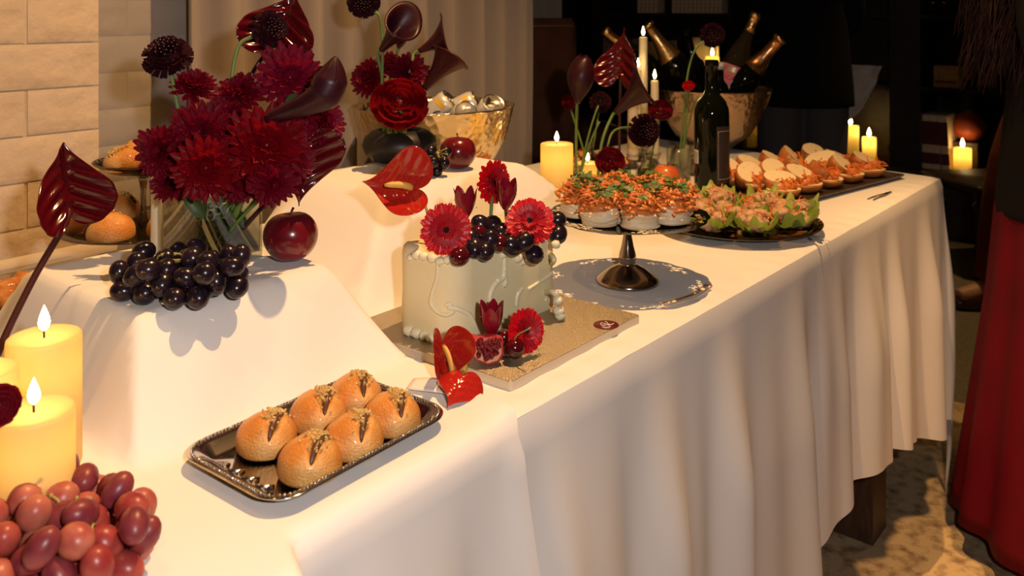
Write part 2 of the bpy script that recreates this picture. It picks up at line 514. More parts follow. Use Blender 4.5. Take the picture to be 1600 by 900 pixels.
M['orange'] = mat('red_orange_glaze', (0.42, 0.07, 0.025), 0.45)
M['greycloth'] = mat('pale_grey_fabric', (0.74, 0.69, 0.64), 0.85, bump=0.2, bs=200)

# ================================================================ THE SETTING
RZ = rot(z=ANG)
def ubox(g, u, v, z, du, dv, dz):
    return g.box(W(u, v, z), (du, dv, dz), RZ)

def PU(px, py, u):
    k = (px - 800.0) / F
    return PD(px, py, u / (UX * k + UY))

def PV(px, py, v):
    k = (px - 800.0) / F
    return PD(px, py, v / (-UY * k + UX))

floor = struct('floor', ubox(G(), 2.2, 0.55, -0.05, 8.0, 6.7, 0.10), M['floor'])

# rug with a worn pattern, ends on a line across the room
g = G()
def rugf(a, b):
    p = W(-0.8 + 3.62 * a, -1.6 + 2.35 * b, 0)
    edge = min(a, 1 - a, b, 1 - b)
    return (p.x, p.y, 0.006 * smooth01(edge / 0.006) + 0.0012 * nz((p.x, p.y, 0), 9))
g.grid(rugf, 120, 90)
solo('rug', g, M['rug'], 'worn beige and brown rug on the floor in front of the long table', 'rug')

# painted brick pier on the left
VW = 1.405
wl = struct('wall_left', ubox(G(), -0.66, VW + 0.10, 1.2, 2.66, 0.16, 2.4), M['brick'])
def brick_mesh(L, H, sd):
    g = G()
    rr = random.Random(sd)
    n1, n2 = 9, 3
    # rounded painted face, proud of the joints
    def fn(a, b):
        x = (a - .5) * L; z = (b - .5) * H
        e = min(min(a, 1 - a) * L, min(b, 1 - b) * H)
        y = -0.0006 - 0.0014 * smooth01(e / 0.012) - 0.0028 * nz((x, z, sd), 26) * (1 if e > 0 else 0)
        return (x, y, z)
    g.grid(fn, 14, 7)
    return g.mesh('brick', M['brick'])
bm = [brick_mesh(0.222, 0.0675, k * 3.1) for k in range(4)]
bmh = [brick_mesh(0.108, 0.0675, 20 + k * 3.1) for k in range(2)]
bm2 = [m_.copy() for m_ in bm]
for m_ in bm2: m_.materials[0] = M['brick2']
RQ = Euler((0, 0, ANG))
for row in range(16):
    z = 0.50 + row * 0.070
    u = 0.68
    if row % 2:
        link('brick', bmh[row % 4 // 2], wl, W(u - 0.055, VW + 0.0195, z), RQ); u -= 0.113
    for k in range(5):
        o = link('brick', bm[R.randrange(4)], wl, W(u - 0.112, VW + 0.0195 + R.uniform(-.0015, .001), z), RQ)
        u -= 0.2265
# side face of the pier and the recess behind it
g = G()
ubox(g, 1.25, 1.70, 1.2, 1.4, 0.05, 2.4)
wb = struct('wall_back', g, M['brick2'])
g = G()
ubox(g, 3.55, 3.55, 1.2, 3.3, 0.05, 2.4)
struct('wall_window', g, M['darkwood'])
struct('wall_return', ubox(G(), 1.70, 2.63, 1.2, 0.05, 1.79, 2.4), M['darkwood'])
# bricks of the recess that show left of the curtain
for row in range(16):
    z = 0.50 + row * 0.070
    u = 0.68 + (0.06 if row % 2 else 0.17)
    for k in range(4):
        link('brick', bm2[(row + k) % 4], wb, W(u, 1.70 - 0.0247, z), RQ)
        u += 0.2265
# sloping painted ledge that runs along the wall behind the table
g = G()
g.tube([W(-0.6, VW - 0.012, 0.772), W(0.69, VW - 0.012, 0.772)], 0.011, 8)
struct('trim_1', g, M['trim'], smooth=True)
# right wall behind the guests
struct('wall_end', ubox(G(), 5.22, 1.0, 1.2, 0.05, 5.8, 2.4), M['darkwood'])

# curtains
def curtain(name, u0, u1, v0, label, seed, amp=0.044, wl_=0.105, tilt=0.0):
    n = int((u1 - u0) / 0.006)
    rr = random.Random(seed)
    ph = [0.0]
    for i in range(n):
        uu = i / n
        ph.append(ph[-1] + 2 * PI * 0.006 / (wl_ * (1 + 0.45 * nz((uu * 7, seed, 0)))))
    g = G()
    def fn(a, b):
        i = min(n, int(round(a * n)))
        z = 2.4 * b
        A = amp * (0.75 + 0.5 * nz((a * 9, seed + 3, 0)))
        s = math.sin(ph[i] + 0.25 * math.sin(z * 2 + seed))
        s = math.copysign(abs(s) ** 0.75, s)
        v = v0 + A * s + 0.01 * nz((a * 14, z * 1.5, seed)) + tilt * a
        return W(u0 + (u1 - u0) * a, v, z)
    g.grid(fn, n, 24)
    o = solo(name, g, M['curtain'], label, 'curtain')
    md = o.modifiers.new('thick', 'SOLIDIFY'); md.thickness = 0.003
    return o
curtain('curtain', 0.93, 2.02, 1.575, 'long pleated beige curtain behind the bowl of cans', 3)
curtain('curtain', 2.45, 3.09, 2.25, 'beige curtain panel hanging behind the leather chair', 9, 0.035, 0.10)

# ---------------------------------------------------------------- bookcase across the end of the room
UB = 4.72
bc = thing('bookcase', 'tall dark wooden bookcase across the end of the room', 'bookcase', W(UB, 1.8, 0))
def bpart(name, u, v, z, du, dv, dz, m='darkwood'):
    g = G(); g.box((0, 0, 0), (du, dv, dz), RZ)
    return part(name, g, M[m], bc, W(u, v, z) - bc.location, smooth=False)
VA, VB_, VC, VD = UV(PU(922, 0, UB))[1], UV(PU(1142, 0, UB))[1], UV(PU(1408, 0, UB))[1], 0.15
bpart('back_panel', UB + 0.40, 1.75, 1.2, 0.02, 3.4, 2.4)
bpart('base_cabinet', UB + 0.21, 1.75, 0.154, 0.36, 3.3, 0.308)
bpart('ledge', UB + 0.19, 1.75, 0.3195, 0.44, 3.36, 0.022)
for v, w in ((VA, 0.07), (VB_, 0.09), (VC, 0.15), (VD, 0.08)):
    bpart('upright', UB + 0.23, v, 1.365, 0.34, w, 2.068)
for (va, vb) in ((VA, VB_), (VB_, VC), (VC, VD)):
    for z in (0.735, 1.105, 1.50, 1.90):
        bpart('shelf', UB + 0.24, (va + vb) / 2, z, 0.32, abs(va - vb) - 0.08, 0.022)
for k in range(6):
    v = 0.42 + k * 0.53
    d = bpart('cabinet_door', UB + 0.024, v, 0.155, 0.02, 0.49, 0.25)
    g = G(); g.ell((0, 0, 0), 0.012, 10, 6)
    part('knob', g, M['pewter'], d, W(-0.02, 0.18, 0.05))
ZL = 0.331       # top of the ledge
ZS1, ZS2 = 0.746, 1.116

# ================================================================ TABLES
VF = 0.548       # front edge
VBK = 1.395      # back edge
def UE(v):
    return 2.25 + 0.156 * (v - VF)

def table(label, u0, u1, sk):
    t = thing('long_table', label, 'table', W((u0 + u1) / 2, (VF + VBK) / 2, 0))
    g = G()
    vs = []
    for z in (T - 0.035, T - 0.004):
        for (u, v) in ((u0, VF + .008), (u1 - .008, VF + .008), (u1 - .008 + (UE(VBK) - UE(VF) if sk else 0), VBK - .005), (u0, VBK - .005)):
            vs.append(W(u, v, z) - t.location)
    g.add(vs, [(3, 2, 1, 0), (4, 5, 6, 7), (0, 1, 5, 4), (1, 2, 6, 5), (2, 3, 7, 6), (3, 0, 4, 7)])
    part('table_top', g, M['legwood'], t, smooth=False)
    for (u, v) in ((u0 + .15, VF + .10), (u1 - .27, VF + .10), (u0 + .15, VBK - .12), (u1 - .20, VBK - .12)):
        g = G(); g.box((0, 0, 0), (0.09, 0.09, T - 0.046), RZ)
        p = W(u, v, (T - 0.036) / 2 + .0045) - t.location
        part('leg', g, M['legwood'], t, p, smooth=False)
    return t
table('long table under the white cloth with the bun tray', -0.45, 0.645, False)
table('long table under the white cloth with the cake and platters', 0.65, 2.25, True)

R1U0, R1U1, R1V0, R1V1, R1H = 0.43, 0.652, 0.82, 1.06, 0.10
R2U0, R2U1, R2V0, R2V1, R2H = 0.89, 1.19, 0.967, 1.165, 0.13

def plateau(u, v, u0, u1, v0, v1, rl, rr, rf, rb):
    t = min((u - u0 + rl) / rl, (u1 + rr - u) / rr, (v - v0 + rf) / rf, (v1 + rb - v) / rb)
    t = max(0.0, min(1.0, t))
    return 0.45 * t + 0.55 * smooth01(t)

def h1(u, v):
    return R1H * plateau(u, v, R1U0, R1U1, R1V0, R1V1, 0.055, 0.045, 0.095, 0.05)
def h2(u, v):
    return R2H * plateau(u, v, R2U0, R2U1, R2V0, R2V1, 0.16, 0.15, 0.11, 0.012)

def fold(s, drop, seed):
    A = 0.0025 + 0.025 * smooth01(drop / 0.28)
    w = s + 0.05 * nz((s * 4, seed, 0))
    f = 0.55 * math.sin(w * 2 * PI / 0.19 + seed) + 0.26 * math.sin(w * 2 * PI / 0.105 + 1.3 * seed + 2 * drop) + 0.55 * nz((s * 5, drop * 1.5, seed))
    return A * (f + 0.55) + 0.03 * drop

def wr(u, v):
    return 0.0012 * nz((u * 6, v * 22, 1)) + 0.0010 * nz((u * 20, v * 9, 5))

# the risers hidden under the cloths
def riser(label, u0, u1, v0, v1, h):
    g = G(); g.bbox((0, 0, 0), (u1 - u0 - .012, v1 - v0 - .012, h - .006), 0.004)
    solo('display_riser', g, M['legwood'], label, 'riser', W((u0 + u1) / 2, (v0 + v1) / 2, T + .001 + (h - .006) / 2), Euler((0, 0, ANG)), smooth=False)

# --- cloth of the nearer table, laid over the first riser
def edge_u(v):
    return interp(v, [0.5, 0.60, 0.72, 0.80, 1.4], [0.668, 0.676, 0.694, 0.700, 0.700])
def front1(u):
    return VF - 0.045 * smooth01((0.41 - u) / 0.03)
g = G()
ROWS_T, ROWS_H = 90, 34
def c1(a, b):
    j = b * (ROWS_T + ROWS_H)
    if j <= ROWS_T:
        t = j / ROWS_T
        v = VBK + (VF - VBK) * t
        u = -0.42 + (edge_u(v) + 0.42) * a
        vf = front1(u)
        v = VBK + (vf - VBK) * t
        rnd = smooth01((v - vf) / 0.012)
        z = T + 0.0035 + h1(u, v) + wr(u, v) * (0.3 + 1.0 * smooth01((u - 0.69 + .2) / .1)) - 0.004 * (1 - rnd)
        # long soft tension folds on the sloping front
        if R1V0 - 0.14 < v < R1V0 and z > T + 0.006:
            z += 0.0035 * math.sin((u * 1.0 + (R1V0 - v) * 0.9) * 2 * PI / 0.12) * smooth01((R1V0 - v) / 0.06)
        edge = (1 - a)
        z += 0.004 * smooth01(1 - edge * 1.1 / 0.03)
        return W(u, v, z)
    dr = (j - ROWS_T) / ROWS_H
    u = -0.42 + (edge_u(0.5) + 0.42) * a
    drop = 0.62 * dr
    vf = front1(u)
    if drop < 0.02:
        o = 0.006 * math.sin(drop / 0.02 * PI / 2)
        return W(u, vf - o, T - 0.0005 - drop * 0.8)
    fo = 0.006 + fold(u, drop, 4.0) - fold(u, 0.02, 4.0) + 0.006 * smooth01(1 - (1 - a) / 0.03)
    return W(u + 0.015 * drop * nz((u * 5, 0, 3)), vf - fo, T - drop + 0.0035)
g.grid(c1, 190, ROWS_T + ROWS_H)
cl = solo('tablecloth', g, M['cloth'], 'white tablecloth draped over the grape riser and under the bun tray', 'tablecloth')

# --- cloth of the farther table
g = G()
NU = 260
def c2(a, b):
    v = VBK + (VF - VBK) * b
    u = 0.655 + (UE(v) - 0.655) * a
    rnd = smooth01(min(v - VF, UE(v) - u) / 0.012)
    z = T + 0.001 + h2(u, v) - 0.004 * (1 - rnd)
    z += 0.0009 * smooth01((0.62 - v) / 0.06) * math.sin(u * 2 * PI / 0.062 + 3 * nz((u * 6, 0, 2))) * smooth01((v - VF) / 0.02)
    z += wr(u, v) * 0.5
    return W(u, v, z)
g.grid(c2, NU, 80)
hu = [0.6, 1.15, 1.38, 1.46, 1.54, 1.66, 1.80, 1.93, 2.06, 2.25]
hd = [0.66, 0.62, 0.505, 0.467, 0.440, 0.437, 0.457, 0.49, 0.53, 0.56]
cols = []
n = 300
for i in range(n + 1):
    u = 0.655 + (2.25 - 0.655) * i / n
    cols.append((u, VF, 0.0, interp(u, hu, hd), u))
for i in range(1, 24):
    th = i / 24
    k = math.sin(th * PI)
    cols.append((2.25, VF, th * PI / 2, 0.56 + 0.175 * max(0, k) ** 1.5, 2.25 + 0.02 * i / 24))
for i in range(0, 110):
    v = VF + (VBK - VF) * i / 109
    cols.append((UE(v), v, PI / 2, 0.56 - 0.03 * smooth01(i / 40), 2.27 + v - VF))
NR = 36
def c2h(a, b):
    i = int(round(a * (len(cols) - 1)))
    u, v, th, hem, s = cols[i]
    drop = hem * b
    out = Vector((math.sin(th), -math.cos(th)))      # in (u, v)
    if drop < 0.02:
        o = 0.006 * math.sin(drop / 0.02 * PI / 2)
    else:
        corner = math.sin(2 * th) if 0 < th < PI / 2 else 0.0
        o = 0.006 + (fold(s, drop, 2.0) - fold(s, 0.02, 2.0)) * (1 - corner)
        near = math.exp(-((s - 2.25) / 0.05) ** 2) if th < 0.01 else (math.exp(-((s - 2.27) / 0.05) ** 2) if th > 1.56 else 1.0)
        q = smooth01(drop / 0.32)
        o += corner * 0.030 * q * (1 - 0.75 * smooth01((drop - 0.42) / 0.32)) - 0.022 * q * near * (1 - corner)
    z = T - 0.003 - (drop if drop > .02 else drop * 1.0)
    return W(u + out.x * o, v + out.y * o, max(z, 0.012))
g.grid(c2h, len(cols) - 1, NR)
solo('tablecloth', g, M['cloth'], 'long white tablecloth hanging in folds under the cake and platters', 'tablecloth')
riser('wooden riser under the cloth below the black grapes and flowers', R1U0, R1U1, R1V0, R1V1, R1H)
riser('wooden riser under the cloth below the round black vase', R2U0, R2U1, R2V0, R2V1, R2H)
ZR1 = T + 0.0035 + R1H
ZR2 = T + 0.001 + R2H
ZT1 = T + 0.0035
ZT2 = T + 0.001

# ================================================================ CANDLES
def flame_g(h=0.020, r=0.0045):
    g = G()
    g.lathe([(0.0005, 0), (r * .75, h * .12), (r, h * .32), (r * .85, h * .52), (r * .5, h * .75), (r * .2, h * .92), (0.0002, h)], 10)
    return g
FL = flame_g().mesh('flame', M['flame'])
FLS = flame_g(0.024, 0.0042).mesh('flame', M['flame'])
def wick_mesh():
    g = G(); g.tube([(0, 0, -0.002), (0.0003, 0, 0.005)], 0.0009, 6)
    return g.mesh('wick', M['wick'])
WK = wick_mesh()

def candle(base, r, h, label, cat='candle', group=None, flame=True, power=0.06, taper=False, fs=1.0, outp=None):
    t = thing('taper_candle' if taper else 'pillar_candle', label, 'candle', base, R.uniform(0, 6), group)
    g = G()
    if taper:
        g.lathe([(r * .95, 0), (r, 0.004), (r * .92, h * .6), (r * .86, h - .003), (r * .7, h), (0.001, h - 0.001)], 18)
        m = M['waxtaper']
    else:
        g.lathe([(r * .97, 0), (r, 0.003), (r, h * .3), (r, h * .6), (r, h - .004), (r * .985, h - .001), (r * .95, h), (r * .9, h - .0015), (r * .5, h - .003), (0.001, h - .0035)], 40)
        m = M['wax']
    part('wax', g, m, t)
    part('wick', WK, None, t, (0, 0, h))
    if flame:
        part('flame', FLS if taper else FL, None, t, (0, 0, h + 0.004), scale=fs)
        if power > 0:
            light('candle_glow', 'POINT', Vector(base) + Vector((0, 0, h + (0.014 if taper else -0.028))), power, (1.0, 0.68, 0.26), 0.008)
            if not taper:
                light('candle_glow', 'POINT', Vector(base) + Vector((0, 0, h + 0.016)), power * .5 if outp is None else outp, (1.0, 0.62, 0.22), 0.006)
    return t

def at_d(px, d, z):
    return Vector(((px - 800.0) / F * d, d, z))
def ztop(py, d):
    return CZ - (py - HY) / F * d

# three pillars at the near end
def pil(px, ytop, d, wpx, zb, label, **k):
    r = wpx / 2 / F * d
    b = at_d(px, d, zb)
    return candle(b, r, ztop(ytop, d) - zb, label, **k)
pil(69, 524, 0.765, 108, ZT1, 'tall ivory pillar candle standing against the sloping cloth', power=0.032, fs=1.1)
pil(53, 640, 0.665, 118, ZT1, 'shorter ivory pillar candle right behind the red grapes', power=0.032, fs=1.0)
pil(-30, 578, 0.695, 106, ZT1, 'ivory pillar candle beside the maroon ranunculus', power=0.028)
# among the flowers
pil(870, 224, 1.76, 51, ZT2, 'broad ivory pillar candle between the riser and the glass bud vases', power=0.05)
pil(918, 254, 1.98, 42, ZT2, 'low ivory pillar candle behind the glass bud vase', power=0.035)

def holder(p, label, r=0.022, h=0.035, name='glass_candle_holder'):
    t = thing(name, label, 'candle holder', p)
    g = G()
    g.lathe([(r * .9, 0), (r, 0.003), (r * .55, h * .35), (r * .45, h * .5), (r * .62, h * .72), (r * .8, h), (r * .66, h), (r * .48, h * .75), (r * .46, h * .62), (0.0006, h * .6)], 20)
    part('glass_body', g, M['glassthick'], t)
    return h * .62
tapers = [(989, 97, 2.20, 18, 'cream taper candle behind the drooping black calla'),
          (1005, 58, 2.34, 15, 'tallest cream taper candle in front of the champagne foil'),
          (997, 108, 2.30, 11, 'thin cream taper candle between two taller tapers'),
          (1023, 126, 2.22, 14, 'cream taper candle beside the ice bowl of bottles')]
for (px, yt, d, w, lab) in tapers:
    p = at_d(px, d, ZT2)
    hh = holder(p, 'clear glass candle holder under the ' + lab.split(' candle')[0] + ' ' + {989: 'by the calla', 1005: 'by the champagne foil', 997: 'between taller ones', 1023: 'by the ice bowl'}[px], r=0.021)
    candle(p + Vector((0, 0, hh + .0005)), w / 2 / F * d, ztop(yt, d) - ZT2 - hh, lab, taper=True, power=0.035)
# thin taper behind the glass vase
p = at_d(248, 1.16, ZR1 - 0.0)
p = W(0.548, 1.03, ZR1)
p = at_d(248, (0.548 * UX - 1.03 * UY) / ((248 - 800) / F), ZR1) if False else PZ(248, 391, ZR1)
candle(p + Vector((0, 0, .0)), 0.0095, 0.125, 'unlit cream taper candle beside the tiered pastry stand', taper=True, flame=False)

# candles on the bookcase
def ledge_candle(px, ytop, wpx, label, z=ZL, u=UB + 0.12, **k):
    q = PU(px, 100, u); d = q.y
    return candle(at_d(px, d, z), wpx / 2 / F * d, ztop(ytop, d) - z, label, power=0.30, fs=2.2, outp=3.2, **k)
ledge_candle(1329, 196, 25, 'taller candle of the pair on the bookcase ledge under the pale fabric')
ledge_candle(1358, 214, 21, 'shorter candle of the pair on the bookcase ledge under the pale fabric')
ledge_candle(1504, 231, 26, 'pillar candle on the bookcase ledge beside the banded books')
ledge_candle(1171, 187, 23, 'pillar candle on the ledge inside the dark lantern frame', u=UB + 0.16)
ledge_candle(1196, 182, 16, 'pillar candle on the ledge half hidden by grey trousers', u=UB + 0.16)
ledge_candle(1113, 88, 21, 'pillar candle on the shelf in front of the open book', z=ZS1, u=UB + 0.14)

# ================================================================ FRUIT
def grape_mesh(rx, rz, m, name='grape'):
    g = G(); g.ell((0, 0, 0), (rx, rx, rz), 14, 9)
    return g.mesh(name, m)

def drop_pack(n, fx, fy, r, seed, tries=60, rz=1.0):
    rr = random.Random(seed)
    out = []
    for i in range(n):
        best = None
        for k in range(tries):
            a = rr.uniform(0, 2 * PI); q = math.sqrt(rr.random())
            x, y = fx * q * math.cos(a), fy * q * math.sin(a)
            z = r
            for (X, Y, Z) in out:
                dd = (x - X) ** 2 + (y - Y) ** 2
                if dd < (1.9 * r) ** 2:
                    z = max(z, Z + math.sqrt((1.9 * r) ** 2 - dd))
            sc = z + 0.35 * r * rr.random() + 0.25 * r * q
            if best is None or sc < best[0]:
                best = (sc, x, y, z)
        out.append(best[1:])
    return out

def bunch(name, label, base, rz, n, fx, fy, r, el, m, seed, maxh=None, stem=True):
    t = thing(name, label, 'grapes', base, rz)
    ms = (M['redgrape'], M['redgrape2'], M['redgrape3']) if m is M['redgrape'] else (m, m, m)
    me = [grape_mesh(r, r * el, ms[0]), grape_mesh(r * .92, r * el * .98, ms[1]), grape_mesh(r * 1.05, r * el * .92, ms[2])]
    rr = random.Random(seed)
    ps = drop_pack(n, fx, fy, r, seed)
    top = max(p[2] for p in ps)
    for (x, y, z) in ps:
        low = z < r * 1.05
        q = Euler((rr.uniform(1.2, 1.9) if low else rr.uniform(0, PI), 0, rr.uniform(0, 6.28)))
        link('grape', me[rr.randrange(3)], t, (x, y, z), q)
    if stem:
        g = G()
        g.tube([(-fx * .8, 0, r * 2), (-fx * .3, fy * .1, top * .8), (fx * .2, -fy * .1, top * .95), (fx * .7, 0, top * .6)], [0.0022, 0.0024, 0.002, 0.0014], 6)
        for i in range(12):
            s = rr.uniform(-.7, .7); z0 = top * (.95 - .4 * abs(s))
            p = Vector((fx * s, 0, z0))
            e = p + Vector((rr.uniform(-.012, .012), rr.uniform(-.018, .018), rr.uniform(-.006, .014)))
            g.tube([p, (p + e) / 2 + Vector((0, 0, .003)), e], [0.0014, 0.0011, 0.0009], 5)
            g.ell(e, 0.0018, 6, 4)
        part('stem', g, M['grapestem'], t)
    return t
bunch('grape_bunch', 'bunch of black grapes on the cloth riser before the glass vase', PZ(282, 462, ZR1), -0.25, 42, 0.066, 0.044, 0.0112, 1.15, M['blackgrape'], 5)
bunch('grape_bunch', 'bunch of red grapes at the foot of the ivory pillar candles', PZ(62, 880, ZT1), -0.25, 70, 0.080, 0.056, 0.0110, 1.25, M['redgrape'], 8)
bunch('grape_bunch', 'small sprig of black grapes beside the round black vase', PZ(678, 277, ZR2), 0.4, 9, 0.020, 0.012, 0.0095, 1.1, M['blackgrape'], 15)

def apple(p, r, label, m, seed=0, tilt=(0.1, 0.1), name='apple'):
    t = thing(name, label, 'apple', p, seed)
    g = G()
    def fn(q, s):
        a = math.atan2(s.y, s.x)
        rho = math.hypot(s.x, s.y)
        z = q.z
        z -= 0.26 * r * math.exp(-(rho / 0.32) ** 2) * (1 if s.z > 0 else -0.75)
        k = 1 + 0.05 * s.z + 0.018 * math.cos(5 * a) * (1 - s.z) * .5
        return Vector((q.x * k, q.y * k, z))
    g.ell((0, 0, 0.93 * r), (r, r, r * .95), 32, 20, fn=fn)
    part('flesh', g, m, t, q=Euler((tilt[0], tilt[1], 0)))
    g = G(); g.tube([(0, 0, 1.45 * r), (0.002, 0, 1.75 * r), (0.006, 0.001, 1.95 * r)], [0.0012, 0.0011, 0.0016], 6)
    part('stalk', g, M['stemdark'], t, q=Euler((tilt[0], tilt[1], 0)))
    return t
apple(PZ(457, 409, ZR1), 42 / F * 1.045, 'dark red apple beside the square glass vase', M['apple'], 0.4, (-.1, -.06))
apple(PZ(715, 265, ZR2), 28.5 / F * 1.475, 'dark red apple in front of the bowl of cans', M['apple'], 2.0, (.05, .05))
apple(at_d(1038, 1.94, ZT2), 22 / F * 1.94, 'orange red apple behind the pastries on the cake stand', M['apple2'], 1.0)

# ================================================================ BUNS
def bun_parts(seed, r=0.027):
    rr = random.Random(seed)
    g = G()
    def fn(q, s):
        k = 1 + 0.05 * nz(s, 1.6, seed)
        x, y, z = q.x * k, q.y * k, q.z * k
        if s.z < -.25: z = -0.25 * r * .98 - 0.1 * r * (-.25 - s.z)
        dx = abs(s.x - 0.38 + 0.05 * math.sin(s.y * 4 + seed))
        if s.z > -.1 and dx < 0.17 and abs(s.y) < .90:
            dep = 0.26 * r * (1 - dx / 0.17) * smooth01((.9 - abs(s.y)) / .4)
            x -= s.x * dep; z -= dep
        return Vector((x, y, z))
    g.ell((0, 0, 0.27 * r), (r, r, r * .88), 44, 30, fn=fn)
    body = g.mesh('bun_body', M['bun'])
    g = G()
    pts = []
    for i in range(13):
        a = -1.15 + 2.3 * i / 12
        pts.append((0.36 * r, math.sin(a) * .86 * r, 0.27 * r + math.cos(a) * .75 * r))
    g.tube(pts, [0.05 * r + 0.085 * r * math.sin(PI * i / 12) for i in range(13)], 8)
    fill = g.mesh('filling', M['choc'])
    g = G()
    for i in range(150):
        a = rr.gauss(0.25, .42); b = rr.gauss(0.30, .17) - .12 * rr.random()
        a = max(-.9, min(1.1, a))
        d = Vector((b, math.sin(a) * .9, math.cos(a) * .86 * math.sqrt(max(0.05, 1 - b * b))))
        p = Vector((d.x * r, d.y * r, 0.27 * r + d.z * r * 1.02)) + Vector((0, 0, rr.uniform(-.02, .10) * r))
        e = rr.uniform(.03, .075) * r
        g.box((p.x, p.y, p.z), (e * 1.5, e, e * .8), rot(rr.random() * 6, rr.random() * 6, rr.random() * 6))
    cr = g.mesh('crumb_topping', M['crumb'], False)
    return body, fill, cr
BUNS = [bun_parts(k * 2.3) for k in range(3)]
def bun(p, label, rz, sc=1.0, group=None, k=0):
    t = thing('brioche_bun', label, 'bun', p, rz, group)
    b, f, c = BUNS[k % 3]
    part('bun_body', b, None, t, scale=sc)
    part('filling', f, None, t, scale=sc)
    o = part('crumb_topping', c, None, t, scale=sc); o['kind'] = 'stuff'
    return t

def rrect(a, b, rc, n=8):
    pts = []
    for (cx, cy, a0) in ((a - rc, b - rc, 0), (-a + rc, b - rc, PI / 2), (-a + rc, -b + rc, PI), (a - rc, -b + rc, 1.5 * PI)):
        for i in range(n + 1):
            t = a0 + PI / 2 * i / n
            pts.append((cx + rc * math.cos(t), cy + rc * math.sin(t)))
    return pts
def rr_loft(prof, a, b, rc, n=8, close=True):
    """prof: (inset, z)"""
    g = G(); vs = []; fs = []
    m = 4 * (n + 1)
    for (ins, z) in prof:
        for (x, y) in rrect(a - ins, b - ins, max(0.002, rc - ins), n):
            vs.append((x, y, z))
    for k in range(len(prof) - 1):
        for i in range(m):
            j = (i + 1) % m
            fs.append((k * m + i, k * m + j, (k + 1) * m + j, (k + 1) * m + i))
    if close:
        fs.append(tuple((len(prof) - 1) * m + i for i in range(m)))
    return g.add(vs, fs)

tc_ = W(0.532, 0.668, ZT1) + Vector((0.004, -0.031, 0))
tr = thing('serving_tray', 'small silver tray with beaded rim on the cloth below the grape riser', 'tray', tc_, ANG + 0.03)
TA, TB, TRC = 0.104, 0.072, 0.030
part('tray_plate', rr_loft([(0.022, 0.0005), (0.012, 0.005), (0.002, 0.0115), (0.0, 0.0125), (0.001, 0.0135), (0.006, 0.0125), (0.010, 0.0115), (0.020, 0.0045), (0.024, 0.0030), (0.05, 0.0028)], TA, TB, TRC), M['silver'], tr)
g = G()
pts = rrect(TA - .0045, TB - .0045, TRC - .0045, 10)
per = []
for i in range(len(pts)):
    a = Vector(pts[i]); b = Vector(pts[(i + 1) % len(pts)])
    L = (b - a).length; k = max(1, int(round(L / 0.0037)))
    for j in range(k):
        per.append(a.lerp(b, j / k))
for p in per:
    g.ell((p.x, p.y, 0.0138), 0.0016, 6, 4)
part('beaded_rim', g, M['silver'], tr)
for sx in (-1, 1):
    for sy in (-1, 0, 1):
        g = G(); g.tube(bez((sx * .074, sy * .02 - .010, .0033), (sx * .088, sy * .02 - .004, .006), (sx * .088, sy * .02 + .006, .006), (sx * .076, sy * .02 + .010, .0033), 8), 0.0016, 6)
        part('embossed_scroll', g, M['silver'], tr)
bl = ['brioche bun at the back left corner of the small silver tray', 'brioche bun at the near corner of the small silver tray', 'pale sugared brioche bun in the middle of the tray back row',
      'brioche bun in the middle of the tray front row', 'brioche bun at the far back corner under the riser slope', 'brioche bun at the tray corner by the cake board']
for k, (px, py) in enumerate(((417, 684), (484, 722), (497, 648), (553, 686), (554, 621), (612, 652))):
    q = PZ(px, py, T + 0.0165)
    bun((q.x, q.y, ZT1 + 0.0045), bl[k], R.uniform(-.35, .35), 1.0, 'buns on the small silver tray', k)

# tiered stand with buns against the wall
sc_ = at_d(224, 1.262, ZT1)
st = thing('tiered_stand', 'two-tier smoked glass pastry stand against the brick wall', 'pastry stand', sc_, 0.3)
g = G(); g.lathe([(0.042, 0.0), (0.043, .003), (0.020, .010), (0.012, .022), (0.0095, .036), (0.006, .060), (0.0045, .078), (0.0045, .082)], 24); part('foot', g, M['smoke'], st)
g = G(); g.lathe([(0.004, .080), (0.085, .082), (0.113, .088), (0.114, .090), (0.085, .085), (0.004, .084)], 40); part('lower_plate', g, M['smoke'], st)
g = G(); g.lathe([(0.010, .085), (0.006, .096), (0.004, .11), (0.0038, .135), (0.006, .150), (0.010, .160), (0.004, .162)], 20); part('stem', g, M['smoke'], st)
g = G(); g.lathe([(0.004, .160), (0.045, .165), (0.066, .178), (0.067, .180), (0.044, .170), (0.004, .166)], 36); part('upper_plate', g, M['smoke'], st)
for k in range(6):
    a = k * PI / 3 + 0.35
    q = sc_ + Vector((0.074 * math.cos(a), 0.074 * math.sin(a), .087))
    bun(q, 'brioche bun on the lower plate of the tiered stand', R.uniform(0, 6), 1.12, 'buns on the lower stand plate', k)
for k in range(3):
    a = k * 2 * PI / 3 + 2.2
    q = sc_ + Vector((0.034 * math.cos(a), 0.034 * math.sin(a), .171))
    o = bun(q, 'brioche bun on the upper plate of the tiered stand', R.uniform(0, 6), 1.0, 'buns on the upper stand plate', k + 1)
